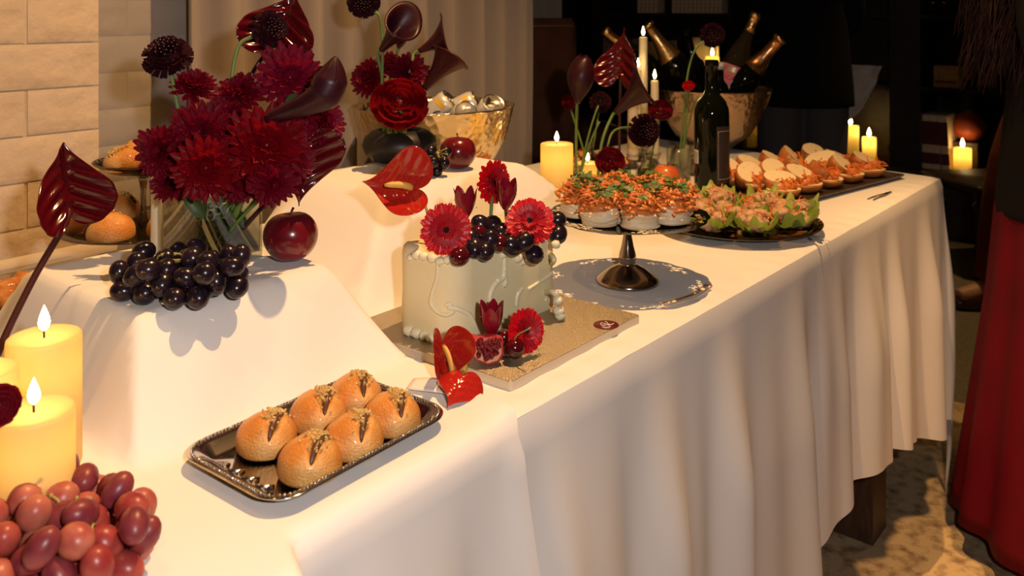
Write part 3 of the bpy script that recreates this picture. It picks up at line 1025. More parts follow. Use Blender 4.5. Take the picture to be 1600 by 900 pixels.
# pastry plate at the far left behind the candles
pc = PZ(22, 474, ZT1)
pl = thing('serving_plate', 'round silver plate of glazed pastries behind the tall pillar candle', 'plate', pc)
g = G(); g.lathe([(0.05, 0), (0.055, .003), (0.078, .012), (0.079, .0135), (0.055, .006), (0.001, .005)], 40); part('plate', g, M['silver'], pl)
def lump_mesh(name, m, seed, rx, ry, rz, n=16):
    g = G()
    def fn(q, s):
        k = 1 + 0.28 * nz(s, 2.2, seed) + 0.12 * nz(s, 6, seed)
        return Vector((q.x * k, q.y * k, max(q.z * k, -rz * .35)))
    g.ell((0, 0, rz * .35), (rx, ry, rz), n, n * 2 // 3, fn=fn)
    return g.mesh(name, m)
GL = [lump_mesh('glazed_pastry', M['glaze'], k * 5.1, 0.020, 0.016, 0.016) for k in range(3)]
for k in range(12):
    a = k * 2.399; q = 0.056 * math.sqrt((k + .4) / 12)
    o = tag(link('glazed_pastry', GL[k % 3], None, pc + Vector((q * math.cos(a), q * math.sin(a), .0065 + .004 * (q / .056))), Euler((0, 0, k))), 'glazed golden pastry on the silver plate behind the candles', 'pastry', 'glazed pastries by the wall')

# ================================================================ CAKE
board_c = W(0.838, 0.717, ZT2 - .0008)
bt = thing('cake_board', 'square glittering silver cake board under the ivory cake', 'cake board', board_c, ANG + 0.01)
part('board', rr_loft([(0.0, 0.0005), (0.0, 0.0095), (0.0004, 0.0102)], 0.130, 0.130, 0.003, 2), M['boardedge'], bt, smooth=False)
part('glitter_foil', rr_loft([(0.0004, 0.0103), (0.0006, 0.0108), (0.06, 0.0108)], 0.130, 0.130, 0.003, 2), M['board'], bt, smooth=False)
ZB = ZT2 + 0.0101
# maroon oval sticker with a script K
sp = PZ(947, 508, ZB)
skt = part('logo_sticker', G().lathe([(0.0155, 0.0), (0.0155, 0.0004), (0.0, 0.0004)], 36), M['stickmaroon'], bt, bt.matrix_basis.inverted() @ Vector(sp) + Vector((0, 0, .0003)))
inv = bt.matrix_basis.to_euler().to_matrix().inverted()
kc = [[(-.0005, .0105), (.0015, .0065), (.0025, .002), (.003, -.003), (.0045, -.0075), (.002, -.0105), (-.002, -.0115), (-.006, -.0095)],
      [(-.005, .0048), (-.0065, .0025), (-.0065, -.0025), (-.0035, -.0045), (-.001, -.0035)],
      [(-.005, .0048), (-.001, .001), (.003, -.003)],
      [(.0025, .000), (.006, -.001), (.009, .001), (.0098, .0035)]]
g = G()
for st_ in kc:
    pts = []
    for (x, y) in st_:
        pts.append(inv @ Vector((x, y, 0.0008)))
    g.tube(pts, 0.00055, 5)
part('letter_k', g, M['label_white'], skt)

CU, CV, CA, CB, CRC, CH = 0.838, 0.742, 0.102, 0.053, 0.030, 0.104
cc = W(CU, CV, ZB)
ck = thing('cake', 'rectangular ivory buttercream cake with piped swirls on the silver board', 'cake', cc, ANG)
g = rr_loft([(0.0, 0.0), (-0.001, 0.02), (0.0005, 0.05), (0.0, CH - .012), (0.0015, CH - .004), (0.006, CH), (0.02, CH + .001), (0.045, CH + .0005)], CA, CB, CRC, 10)
part('icing', g, M['icing'], ck)
cinv = ck.matrix_basis.inverted()
def in_cake(p):
    q = cinv @ Vector((p.x, p.y, ck.location.z))
    ax, ay = abs(q.x), abs(q.y)
    if ax > CA or ay > CB: return False
    dx, dy = ax - (CA - CRC), ay - (CB - CRC)
    if dx > 0 and dy > 0: return dx * dx + dy * dy < CRC * CRC
    return True
def cake_hit(px, py):
    d = 0.85
    while d < 1.4:
        p = PD(px, py, d)
        if in_cake(p): return cinv @ p
        d += 0.0015
    return cinv @ PD(px, py, 1.1)
def smoothpath(ps, n=6):
    out = []
    for i in range(len(ps) - 1):
        p0 = ps[max(i - 1, 0)]; p1 = ps[i]; p2 = ps[i + 1]; p3 = ps[min(i + 2, len(ps) - 1)]
        for j in range(n):
            t = j / n
            out.append(0.5 * ((2 * p1) + (p2 - p0) * t + (2 * p0 - 5 * p1 + 4 * p2 - p3) * t * t + (3 * p1 - p0 - 3 * p2 + p3) * t ** 3))
    out.append(ps[-1])
    return out
for pth, r in (([(684, 402), (684, 432), (676, 458), (674, 474), (684, 487), (698, 492), (708, 486), (703, 475), (697, 478)], .0028),
               ([(700, 480), (716, 483), (733, 492), (742, 508), (752, 520), (768, 522)], .0032),
               ([(766, 482), (766, 460), (775, 442), (787, 432), (788, 405), (790, 392)], .0032),
               ([(806, 478), (808, 462), (816, 450)], .0028),
               ([(825, 452), (840, 442), (856, 432), (862, 426)], .0026),
               ([(858, 400), (862, 412), (866, 405), (860, 396)], .003),
               ([(852, 470), (852, 458), (864, 456), (870, 464), (868, 474)], .0038),
               ([(787, 420), (790, 440), (787, 447)], .003)):
    g = G(); g.tube(smoothpath([cake_hit(*q) for q in pth]), r, 8)
    part('piped_swirl', g, M['pipe'], ck)
# piped blobs along top and bottom corners
for (px, py, r) in ((652, 398, .007), (662, 400, .006), (676, 403, .0065), (688, 408, .006), (700, 406, .006), (786, 397, .006), (797, 395, .007), (808, 403, .007), (816, 408, .006), (868, 382, .006), (642, 402, .005),
                    (640, 532, .0085), (652, 543, .008), (664, 548, .0075), (648, 536, .007), (674, 552, .007), (872, 470, .006), (873, 486, .0075), (875, 493, .007)):
    g = G()
    g.ell((0, 0, 0), (r, r, r * .85), 12, 8, fn=lambda q, s: q * (1 + 0.10 * math.cos(4 * math.atan2(s.y, s.x) + 3 * s.z)))
    h = cake_hit(px, py)
    h.z = max(h.z, r * .6) if h.z < .05 else min(h.z, CH + .003)
    part('piped_blob', g, M['pipe'], ck, h)

# loose grapes on the cake
gm1 = grape_mesh(0.0118, 0.0145, M['blackgrape'], 'grape'); gm2 = grape_mesh(0.0112, 0.0125, M['cherry'], 'grape')
ZC = ZB + CH
cg = [(752, 352, 1.075, 0), (770, 351, 1.10, 0), (783, 363, 1.085, 0), (748, 366, 1.055, 1), (741, 387, 1.035, 0), (764, 376, 1.045, 0), (780, 380, 1.055, 1), (793, 370, 1.08, 0), (806, 369, 1.08, 0),
      (819, 378, 1.06, 0), (835, 398, 1.075, 0), (868, 345, 1.13, 0), (872, 366, 1.12, 0), (718, 401, 1.015, 1), (735, 372, 1.045, 0), (800, 384, 1.055, 0), (757, 392, 1.03, 0)]
for k, (px, py, d, kind) in enumerate(cg):
    p = PD(px, py, d)
    lab = 'dark red cherry grape nestled in the flowers on top of the cake' if kind else 'black grape nestled among the red flowers on top of the cake'
    tag(link('loose_grape', gm2 if kind else gm1, None, p, Euler((R.uniform(0, 3), R.uniform(0, 3), 0))), lab, 'grape', 'red grapes on the cake' if kind else 'black grapes on the cake')

# pomegranate wedge and cherries at the foot of the cake
pw = PZ(757, 572, ZB)
pg = thing('pomegranate_wedge', 'cut pomegranate wedge with dark seeds at the foot of the cake', 'pomegranate', pw, 0.15)
OUT = [(-.026, .034), (-.010, .030), (.012, .031), (.020, .029), (.021, .012), (.016, .004), (.004, .001), (-.009, .007), (-.019, .019)]
oc = Vector((0.001, 0, 0.019))
NR_ = 9
def wedge(a, b):
    s = a * len(OUT); i = int(s) % len(OUT); f = s - int(s)
    p = Vector((OUT[i][0], 0, OUT[i][1])).lerp(Vector((OUT[(i + 1) % len(OUT)][0], 0, OUT[(i + 1) % len(OUT)][1])), f)
    return p
def skinf(a, b):
    p = wedge(a, b); k = math.cos(b * PI / 2)
    q = oc.lerp(p, max(k, .02)); q.y = 0.030 * math.sin(b * PI / 2) * 1.0
    q.z = max(q.z, 0.0008)
    return q
def pithf(a, b):
    p = wedge(a, b); q = oc.lerp(p, b * .90); q.y = 0.004 * (1 - b)
    return q
def rimf(a, b):
    q = oc.lerp(wedge(a, b), .89 + .12 * b); q.y = -.0004 * (1 - b)
    q.z = max(q.z, .0006)
    return q
tl = Euler((-0.25, 0, 0))
part('rind', G().grid(skinf, 36, 8, wrapu=True), M['pomskin'], pg)
part('rind_edge', G().grid(rimf, 36, 2, wrapu=True), M['pomskin'], pg, (0, -.0005, 0))
part('pith', G().grid(pithf, 36, 5, wrapu=True), M['pompith'], pg, (0, -.0003, 0))
seed_me = G().ell((0, 0, 0), (0.0028, 0.0026, 0.0034), 8, 6).mesh('seed', M['pomseed'])
rr = random.Random(3)
cnt = 0
for i in range(400):
    x, z = rr.uniform(-.02, .019), rr.uniform(.008, .031)
    ok = (z > .0065 + abs(x - .003) * .55 and z < .0295) and x < .0165
    if ok and cnt < 64:
        link('seed', seed_me, pg, (x, -.0012 + rr.uniform(-.0015, .001), z), Euler((rr.random() * 3, rr.random() * 3, 0))); cnt += 1
def cherry(px, py, d, r, label, stemto):
    p = PD(px, py, d)
    p.z = max(p.z, ZB + r * .94)
    t = thing('cherry', label, 'cherry', p)
    g = G(); g.ell((0, 0, 0), r, 18, 12, fn=lambda q, s: Vector((q.x, q.y, q.z - .3 * r * math.exp(-(math.hypot(s.x, s.y) / .3) ** 2) * (s.z > 0))))
    part('fruit', g, M['cherry'], t)
    if stemto:
        e = PD(stemto[0], stemto[1], d - .02) - p
        g = G(); g.tube(bez((0, 0, r * .7), (0, 0, r * 1.4), e * .6 + Vector((0, 0, .004)), e, 8), 0.0009, 6)
        part('stalk', g, M['grapestem'], t)
cherry(804, 544, 0.972, 0.0115, 'glossy dark cherry with a long stalk before the lower gerbera', (829, 512))
cherry(787, 527, 0.990, 0.0095, 'dark cherry tucked behind the pomegranate wedge under the tulip', None)
cherry(789, 553, 0.985, 0.0070, 'tiny dark cherry between the pomegranate wedge and the stalked cherry', None)

# ================================================================ CAKE STAND WITH PASTRIES
scp = W(1.102, 0.690, ZT2)
cs = thing('cake_stand', 'pewter cake stand with a pierced scalloped plate holding pastries', 'cake stand', scp, 0.2)
g = G(); g.lathe([(0.0455, 0.0), (0.0462, .002), (0.044, .006), (0.034, .013), (0.024, .020), (0.014, .025), (0.0105, .027), (0.0125, .0285), (0.0115, .031), (0.0130, .034), (0.0125, .040), (0.009, .052), (0.006, .068), (0.0052, .082), (0.009, .091), (0.02, .093)], 36)
part('pedestal', g, M['pewter'], cs)
PR = 0.116
def scal(a):
    return 1 + 0.022 * abs(math.cos(a * 9)) + 0.018 * math.cos(a * 6 + .5)
def platef(a, b):
    th = a * 2 * PI
    r = PR * b * (1 + (scal(th) - 1) * smooth01((b - .7) / .3))
    z = 0.094 + 0.004 * smooth01((b - .5) / .5)
    return (r * math.cos(th), r * math.sin(th), z)
def lace(a, b):
    if b < 0.76 or b > 0.96: return True
    th = (a * 6) % 1.0 - 0.5
    # six flower-shaped fields of petal cut-outs
    x = th * 2 * PI / 6 * PR * b; y = PR * (b - 0.865)
    rr_ = math.hypot(x, y); an = math.atan2(y, x)
    if rr_ > 0.021: 
        # little leaf sprigs beside each flower
        x2 = abs(x) - 0.030
        return not (math.hypot(x2, y * 1.6) < 0.007 and abs(math.sin(an * 9 + x2 * 300)) > .45)
    return not (0.004 < rr_ and abs(math.sin(an * 4 + rr_ * 60)) > 0.42 and abs(math.sin(rr_ * 330)) > .30)
part('pierced_plate', G().grid(platef, 300, 48, wrapu=True, keep=lace), M['pewter'], cs)
g = G(); g.lathe([(PR * .66, .0955), (PR * .66, .0965), (0.0, .0965)], 40)
ZP = ZT2 + .0972
# vol-au-vent cases with topping
def puff_mesh(seed, r=0.0262, h=0.022):
    prof = []
    for i in range(15):
        t = i / 14
        k = 1 + 0.022 * math.sin(t * 26 + seed) + 0.05 * math.sin(t * 7 + 2 * seed)
        prof.append((r * k * (.93 if i in (0, 14) else 1), h * t))
    prof.append((r * .6, h * 1.02)); prof.append((0.001, h * .96))
    g = G(); g.lathe(prof, 24, fn=lambda p, a, rr_, z: Vector((p.x * (1 + .05 * math.sin(3 * a + seed)), p.y * (1 + .05 * math.cos(2 * a + seed)), p.z + .003 * math.sin(2 * a + seed + z * 90) * min(1, z / .006))))
    return g.mesh('pastry_case', M['puff'])
def topping(seed, r=0.0315, h=0.022, n=120):
    rr = random.Random(seed)
    g = G()
    g.ell((0, 0, h + .002), (r * .78, r * .78, .013), 14, 8, fn=lambda q, s: q * (1 + .25 * nz(s, 3, seed)))
    for i in range(n):
        a = rr.uniform(0, 2 * PI); q = r * math.sqrt(rr.random()) * 1.02
        z = h + 0.021 * math.sqrt(max(0, 1 - (q / (r * 1.1)) ** 2)) + rr.uniform(-.003, .003)
        if q > r * .86: z -= rr.uniform(0, .013)
        L = rr.uniform(.007, .017)
        d = Vector((rr.gauss(0, 1), rr.gauss(0, 1), rr.gauss(0, .4))).normalized()
        p = Vector((q * math.cos(a), q * math.sin(a), z))
        w = rr.uniform(.0014, .0036)
        g.tube([p - d * L / 2, p + Vector((0, 0, .001)), p + d * L / 2], [w * .6, w, w * .5], 5)
    return g.mesh('shredded_topping', M['pulled'])
def herbs(seed, r=0.025, z0=0.040, n=13):
    rr = random.Random(seed)
    g = G()
    for i in range(n):
        a = rr.uniform(0, 2 * PI); q = r * math.sqrt(rr.random()) * .95
        s = rr.uniform(.005, .010)
        Mx = Matrix.Translation((q * math.cos(a), q * math.sin(a), z0 + .008 * (1 - (q / r) ** 2) + rr.uniform(0, .003))) @ rot(rr.uniform(-.7, .7), rr.uniform(-.7, .7), rr.random() * 6)
        pts = [(0, -s, 0), (s * .6, -s * .3, .001), (s * .35, 0, 0), (s * .7, s * .5, .001), (0, s, 0), (-s * .7, s * .5, .001), (-s * .35, 0, 0), (-s * .6, -s * .3, .001)]
        g.add([Mx @ Vector(p) for p in pts] + [Mx @ Vector((0, 0, .0012))], [(i_, (i_ + 1) % 8, 8) for i_ in range(8)])
    return g.mesh('chopped_herbs', M['herb'], False)
PU_ = [puff_mesh(k * 1.9) for k in range(3)]
TP_ = [topping(k + 40) for k in range(4)]
HB_ = [herbs(k + 70) for k in range(4)]
def puffp(p, k, rz, label):
    t = thing('filled_puff_pastry', label, 'pastry', p, rz, 'filled puff pastries on the cake stand')
    part('pastry_case', PU_[k % 3], None, t)
    o = part('shredded_topping', TP_[k % 4], None, t); o['kind'] = 'stuff'
    o = part('chopped_herbs', HB_[(k * 3 + 1) % 4], None, t); o['kind'] = 'stuff'
k = 0
def around(a, lm):
    """name the side of a plate by its neighbours: along the table, to the vases, back, to the edge"""
    k = int(round(((a - ANG) % (2 * PI)) / (PI / 4))) % 8
    return ('at the ' + lm[k // 2] + ' side') if k % 2 == 0 else 'between the ' + lm[k // 2] + ' and ' + lm[(k // 2 + 1) % 4] + ' sides'
for i in range(8):
    a = i * 2 * PI / 8 + ANG
    puffp(scp + Vector((0.072 * math.cos(a), 0.072 * math.sin(a), .0985)), k, R.uniform(0, 6), 'orange-topped puff pastry on the stand rim ' + around(a, ('lettuce plate', 'bud vase', 'cake', 'table edge'))); k += 1
for i in range(3):
    a = i * PI / 1.5 + .4
    puffp(scp + Vector((0.030 * math.cos(a), 0.030 * math.sin(a), .0955)), k, R.uniform(0, 6), 'puff pastry case heaped with orange filling in the stand centre'); k += 1

# paper menu strip on the cloth
g = G()
A0, B0 = PZ(1040, 478, ZT2), PZ(1108, 452, ZT2)
def strip(a, b):
    p = A0.lerp(B0, a); d = (B0 - A0).normalized(); w = Vector((-d.y, d.x, 0))
    q = p + w * (b - .5) * .0115 + w * .006 * math.sin(a * PI) * -1
    q.z = ZT2 + .0018 + .005 * smooth01((a - .45) / .55) + .001 * math.sin(a * 5)
    return q - A0
lab = thing('paper_strip', 'narrow cream paper strip with tiny lettering beside the cake stand', 'paper strip', A0)
o = part('paper', G().grid(strip, 16, 2), M['paper'], lab)
o.modifiers.new('t', 'SOLIDIFY').thickness = 0.0006
g = G(); rr = random.Random(4)
for b_ in (0.03, .97):
    g.tube([strip(i / 20, b_) + Vector((0, 0, .0006)) for i in range(21)], 0.00035, 4)
for a_ in (0.0, 1.0):
    g.tube([strip(a_, i / 4) + Vector((0, 0, .0006)) for i in range(5)], 0.00035, 4)
a = .20
while a < .76:
    if not (.42 < a < .46):
        c = strip(a, .48) + Vector((0, 0, .0006)); d = (strip(a + .01, .48) - strip(a, .48)).normalized(); w = Vector((-d.y, d.x, 0))
        h_ = .0017
        g.tube([c - w * h_, c + w * h_], .0002, 4)
        if rr.random() < .7: g.tube([c + w * h_ * rr.choice((-1, 0, 1)), c + d * .0012 + w * h_ * rr.choice((-1, 0, 1))], .0002, 4)
    a += .030
part('printed_border_and_lettering', g, M['print'], lab)

# ================================================================ SALAD PLATE
sl = PZ(1151, 357, ZT2)
sp_ = thing('glass_plate', 'smoked glass plate of lettuce cups near the table edge', 'plate', sl, 0.3)
g = G(); g.lathe([(0.075, 0), (0.08, .002), (0.125, .009), (0.148, .016), (0.149, .018), (0.124, .0115), (0.08, .005), (0.001, .004)], 56)
part('plate', g, M['smoke'], sp_)
def lettuce(seed, r=0.043):
    g = G()
    def fn(a, b):
        th = a * 2 * PI
        ruf = math.sin(th * 7 + seed) * .45 + math.sin(th * 13 + 2 * seed) * .40 + .3 * nz((math.cos(th) * 2, math.sin(th) * 2, seed))
        q = r * b * (1 + 0.25 * math.cos(th) + 0.18 * ruf * b)
        z = 0.026 * b ** 2.2 + 0.016 * ruf * b ** 2 + .002 + .003 * nz((b * 6 * math.cos(th), b * 6 * math.sin(th), seed), 1.5)
        return (q * 1.15 * math.cos(th), q * .85 * math.sin(th), max(z, .0005))
    g.grid(fn, 80, 12, wrapu=True)
    return g.mesh('lettuce_leaf', M['lettuce'])
def meatg(seed):
    rr = random.Random(seed); g = G()
    for i in range(9):
        p = (rr.uniform(-.028, .028), rr.uniform(-.020, .020), .016 + rr.uniform(0, .014))
        r = rr.uniform(.008, .016)
        g.ell(p, (r * 1.25, r, r * .85), 18, 12, M=rot(0, 0, rr.random() * 6), fn=lambda q, s: q * (1 + .38 * nz(s, 2.2, seed + p[0] * 100) + .15 * nz(s, 6, seed)))
    return g.mesh('minced_meat', M['meat'])
def shreds(seed, n, m, name, L=.016, w=.0010, rx=.03, ry=.022, z0=.014, z1=.032):
    rr = random.Random(seed); g = G()
    for i in range(n):
        p = Vector((rr.uniform(-rx, rx), rr.uniform(-ry, ry), rr.uniform(z0, z1)))
        d = Vector((rr.gauss(0, 1), rr.gauss(0, 1), rr.gauss(0, .5))).normalized() * L * rr.uniform(.5, 1)
        g.tube([p - d / 2, p + Vector((0, 0, .002)), p + d / 2], w, 4)
    return g.mesh(name, m, False)
LE = [lettuce(k * 1.7) for k in range(4)]
ME = [meatg(k + 11) for k in range(4)]
CS = [shreds(k + 21, 18, M['carrot'], 'carrot_shreds', .018, .0011, .034, .026, .016, .038) for k in range(3)]
CB_ = [shreds(k + 31, 8, M['cabbage'], 'cabbage_shreds', .012, .0018) for k in range(3)]
ON = [shreds(k + 51, 7, M['onion'], 'onion_slivers', .012, .0013) for k in range(3)]
spots = [(0.092, i * 2 * PI / 8 + ANG) for i in range(8)] + [(0.035, 0.5), (0.035, 2.6), (0.035, 4.7)]
for k, (q, a) in enumerate(spots):
    p = sl + Vector((q * math.cos(a), q * math.sin(a), .008 + (.006 if q > .05 else 0)))
    t = thing('lettuce_cup', ('meat-filled lettuce cup on the plate rim ' + around(a, ('bread platter', 'wine bottle', 'cake stand', 'table edge'))) if q > .05 else 'lettuce leaf cup filled with minced meat in the plate centre', 'lettuce cup', p, a + R.uniform(-.4, .4), 'lettuce cups on the glass plate')
    part('lettuce_leaf', LE[k % 4], None, t, q=Euler((0, -.12 if q > .05 else 0, 0)))
    part('minced_meat', ME[(k * 2 + 1) % 4], None, t)
    for nm, arr in (('carrot_shreds', CS), ('cabbage_shreds', CB_), ('onion_slivers', ON)):
        o = part(nm, arr[k % 3], None, t); o['kind'] = 'stuff'
# bamboo cocktail sticks beside the plate
for k, (a_, b_) in enumerate((((1264, 373), (1282, 384)), ((1266, 367), (1296, 377)))):
    A1, B1 = PZ(*a_, ZT2 + .002), PZ(*b_, ZT2 + .002)
    g = G(); g.tube([Vector((0, 0, 0)), B1 - A1], [.0026 if k == 0 else .001, .0018 if k == 0 else .001], 6)
    solo('cocktail_stick', g, M['onion'], ['thick pale wooden stick under the rim of the lettuce plate', 'thin pale wooden stick under the rim of the lettuce plate'][k], 'stick', A1)

# ================================================================ SANDWICH PLATTER
pa = math.radians(40)
px_ = Vector((math.cos(pa), math.sin(pa), 0)); py_ = Vector((-math.sin(pa), math.cos(pa), 0))
plc = Vector((0.655, 1.995, ZT2))
pt = thing('serving_platter', 'dark rectangular platter of filled bread rolls at the far table corner', 'platter', plc, pa)
part('platter', rr_loft([(0.012, 0.0005), (0.004, .006), (0.0, .0105), (0.001, .0115), (0.008, .009), (0.03, .007)], 0.245, 0.118, 0.012, 4), M['slate'], pt)
def half_roll(rx, ry, rz, seed, nm):
    g = G(); face = G()
    def fn(q, s):
        k = 1 + .05 * nz(s, 2.5, seed)
        return Vector((q.x * k, q.y * k, max(q.z * k, 0)))
    g.ell((0, 0, 0), (rx, ry, rz), 20, 14, fn=fn)
    def ff(a, b):
        th = a * 2 * PI
        return (rx * .985 * b * math.cos(th), ry * .985 * b * math.sin(th), -.0006 + .0012 * nz((math.cos(th) * b, math.sin(th) * b, seed), 4))
    face.grid(ff, 22, 5, wrapu=True)
    return g.mesh('crust', M['roll']), face.mesh('crumb_face', M['crumbface'])
HT = [half_roll(.032, .022, .036, k * 3.3, 't') for k in range(2)]
HBm = [half_roll(.037, .029, .020, 9 + k * 3.3, 'b') for k in range(2)]
SC_ = [shreds(k + 81, 30, M['carrot'], 'carrot_shreds', .024, .0013, .032, .016, .018, .034) for k in range(3)]
SH_ = []
for k in range(3):
    rr = random.Random(k + 5); g = G()
    for i in range(9):
        s = rr.uniform(.004, .009)
        Mx = Matrix.Translation((rr.uniform(-.024, .024), rr.uniform(-.012, .006), rr.uniform(.024, .036))) @ rot(rr.uniform(-.8, .8), rr.uniform(-.8, .8), rr.random() * 6)
        g.add([Mx @ Vector(p) for p in ((-s, 0, 0), (0, -s * .6, .001), (s, 0, 0), (0, s * .6, .001))], [(0, 1, 2, 3)])
    SH_.append(g.mesh('herb_leaves', M['herb'], False))
SM_ = [lump_mesh('meat_filling', M['pulled'], k * 4.4 + 1, .028, .014, .014, 14) for k in range(2)]
rl = 0
for row in range(3):
    for c in range(5):
        p = plc + px_ * (-.175 + c * .088 + .012 * (row - 1)) + py_ * (-.072 + row * .072) + Vector((0, 0, .009))
        t = thing('filled_bread_roll', ['first', 'second', 'third', 'fourth', 'last'][c] + ' bread roll counted from the lettuce plate end ' + ['in the row along the table edge', 'in the middle platter row', 'in the row farthest from the edge'][row], 'bread roll', p, math.radians(49) + R.uniform(-.7, .7), 'filled bread rolls on the dark platter')
        k = rl; rl += 1
        # lower half, cut face up; upper half hinged open
        lo = part('lower_half', HBm[k % 2][0], None, t, (0, 0, .018), Euler((PI, 0, 0)))
        link('crumb_face', HBm[k % 2][1], lo, (0, 0, 0))
        up = part('upper_half', HT[k % 2][0], None, t, scale=1.15, loc= (0, .016, .040), q=Euler((math.radians(209 + R.uniform(-16, 16)), R.uniform(-.35, .35), R.uniform(-.3, .3))))
        link('crumb_face', HT[k % 2][1], up, (0, 0, 0))
        part('meat_filling', SM_[k % 2], None, t, (0, -.004, .016))
        o = part('carrot_shreds', SC_[k % 3], None, t, (0, -.004, .004)); o['kind'] = 'stuff'
        o = part('herb_leaves', SH_[k % 3], None, t); o['kind'] = 'stuff'
# thin dark rods modelled in place of cake fork shadows at the platter's edge
A1, B1 = PZ(1360, 311, ZT2 + .002), PZ(1392, 300, ZT2 + .002)
t = thing('shadow_rods', 'slim dark rods in place of fork shadows beside the bread platter', 'shadow rods', A1)
d = B1 - A1; w = Vector((-d.y, d.x, 0)).normalized() * .006
for s in (-1, 1):
    g = G(); g.tube([w * s * 1.0, d * .5 + w * s * .8, d + w * s * .1], [.0014, .0014, .002], 6); part('arm', g, M['pewter'], t)

# ================================================================ CANAPE TRAYS BEHIND
def canape_tray(c, rx, ry, n, label, gl, seed, sz=1.0):
    t = thing('canape_plate', label, 'plate', c, ANG)
    g = G(); g.lathe([(1 * .7, 0), (.74, .003), (1.0, .010), (1.01, .012), (.74, .006), (.001, .005)], 40, sx=rx, sy=ry, fn=lambda p, a, r, z: p)
    part('plate', g, M['pewter'], t)
    lm = [lump_mesh('canape_base', M['pizza'], seed + k * 2.7, .019 * sz, .017 * sz, .012 * sz, 14) for k in range(3)]
    sm = [shreds(seed + k, 6, M['chili'], 'pepper_shreds', .020 * sz, .0014, .014, .014, .011, .020) for k in range(2)]
    for k in range(n):
        a = k * 2.399; q = math.sqrt((k + .5) / n) * .90
        p = t.matrix_basis @ Vector((q * rx * math.cos(a), q * ry * math.sin(a), .0065 + .0035 * max(0, q - .7) / .3 + (.012 if k % 3 == 2 and q < .7 else 0)))
        o = thing('canape', gl, 'canape', p, k * 1.3, gl)
        part('canape_base', lm[k % 3], None, o)
        part('pepper_shreds', sm[k % 2], None, o)['kind'] = 'stuff'
canape_tray(W(1.43, 1.24, ZT2), 0.090, 0.085, 22, 'oval plate of canapes with red pepper shreds behind the broad pillar candle', 'small baked canape with red pepper shreds behind the broad candle', 3)
canape_tray(W(1.83, 1.24, ZT2), 0.105, 0.085, 20, 'oval plate of baked canapes behind the glass bud vases', 'small baked canape on the plate behind the bud vases', 33)

# ================================================================ VASES
# square glass vase with chicken wire
vp = PZ(331, 404, ZR1)
vz = thing('glass_vase', 'square clear glass vase with chicken wire holding the big red bouquet', 'vase', vp, ANG)
VS, VH = 0.043, 0.082
g = G()
g.join(rr_loft([(0.0, 0.0005), (0.0, VH), (0.003, VH), (0.003, 0.008), (0.02, 0.008)], VS, VS, 0.006, 4))
part('glass_body', g, M['glassthick'], vz)
part('water', rr_loft([(0.0032, 0.0085), (0.0032, 0.052), (0.03, 0.052)], VS, VS, 0.005, 4), M['water'], vz)
g = G(); rr = random.Random(6)
# hexagonal wire mesh crumpled inside
def hexwire(g, nx, ny, s, fn):
    for j in range(ny):
        for i in range(nx):
            cx = i * 1.5 * s; cy = j * math.sqrt(3) * s + (i % 2) * math.sqrt(3) / 2 * s
            vs = [fn(cx + s * math.cos(k * PI / 3), cy + s * math.sin(k * PI / 3)) for k in range(6)]
            for k in (0, 1, 2):
                g.tube([vs[k], vs[k + 1]], 0.0010, 5, cap=False)
def wf(x, y):
    a = x / .034
    r = .031 + .006 * nz((x * 40, y * 40, 3))
    return Vector((r * math.cos(a), r * math.sin(a) * .98, .014 + y + .004 * nz((x * 50, y * 50, 9))))
hexwire(g, 26, 6, 0.0055, wf)
def wf2(x, y):
    return Vector((-.028 + x, .012 * math.sin(x * 90) - .012, .018 + y + .006 * nz((x * 50, y * 50, 1))))
hexwire(g, 7, 5, 0.0058, wf2)
part('chicken_wire', g, M['wire'], vz)

# round black vase
bvp = PZ(625, 252, ZR2)
bv = thing('black_vase', 'low round matt black vase with a wide opening on the cloth riser', 'vase', bvp)
g = G(); g.lathe([(.030, 0), (.045, .003), (.060, .014), (.066, .029), (.062, .043), (.050, .053), (.040, .0565), (.036, .055), (.035, .050), (.040, .040), (.042, .020), (.001, .012)], 44)
part('vase_body', g, M['blackvase'], bv)
g = G(); g.lathe([(.0395, .044), (.0395, .0445), (.0005, .0446)], 30); part('water', g, M['water'], bv)

def bud_vase(p, label, h=0.07, r=0.02, kind=0):
    t = thing('bud_vase', label, 'vase', p)
    g = G()
    if kind == 0:
        prof = [(r * .8, .0005), (r, .004), (r * 1.05, h * .25), (r * .95, h * .45), (r * .45, h * .68), (r * .38, h * .85), (r * .55, h), (r * .45, h), (r * .30, h * .84), (r * .85, h * .42), (r * .9, .006), (.0005, .005)]
        g.lathe(prof, 24, fn=lambda p_, a, r_, z: Vector((p_.x * (1 + .05 * math.cos(8 * a) * (z < h * .6)), p_.y * (1 + .05 * math.cos(8 * a) * (z < h * .6)), p_.z)))
    else:
        prof = [(r * .92, .0005), (r, .003), (r, h), (r * .9, h), (r * .9, .007), (.0005, .006)]
        g.lathe(prof, 24)
    part('glass_body', g, M['glassthick'], t)
    g = G(); g.lathe([(r * .82, .0065), (r * .84, h * .42), (.0005, h * .42)], 20); part('water', g, M['water'], t)
    return t
BV = {}
for key, px, d, lab, h, r, kd in (('a', 901, 1.93, 'ribbed clear bud vase between the broad and low candles', .055, .020, 0),
                                  ('b', 932, 1.86, 'small clear bud vase of the drooping calla stem', .045, .017, 1),
                                  ('c', 1012, 2.02, 'faceted clear bud vase of the dark scabiosa', .070, .026, 0),
                                  ('d', 1060, 2.06, 'straight clear glass with tall green stems beside the wine bottle', .075, .028, 1),
                                  ('e', 922, 2.14, 'tall clear bud vase behind the low pillar candle', .075, .020, 0),
                                  ('f', 968, 2.05, 'small ribbed bud vase near the taper holders', .05, .018, 0)):
    BV[key] = at_d(px, d, ZT2)
    bud_vase(BV[key], lab, h, r, kd)
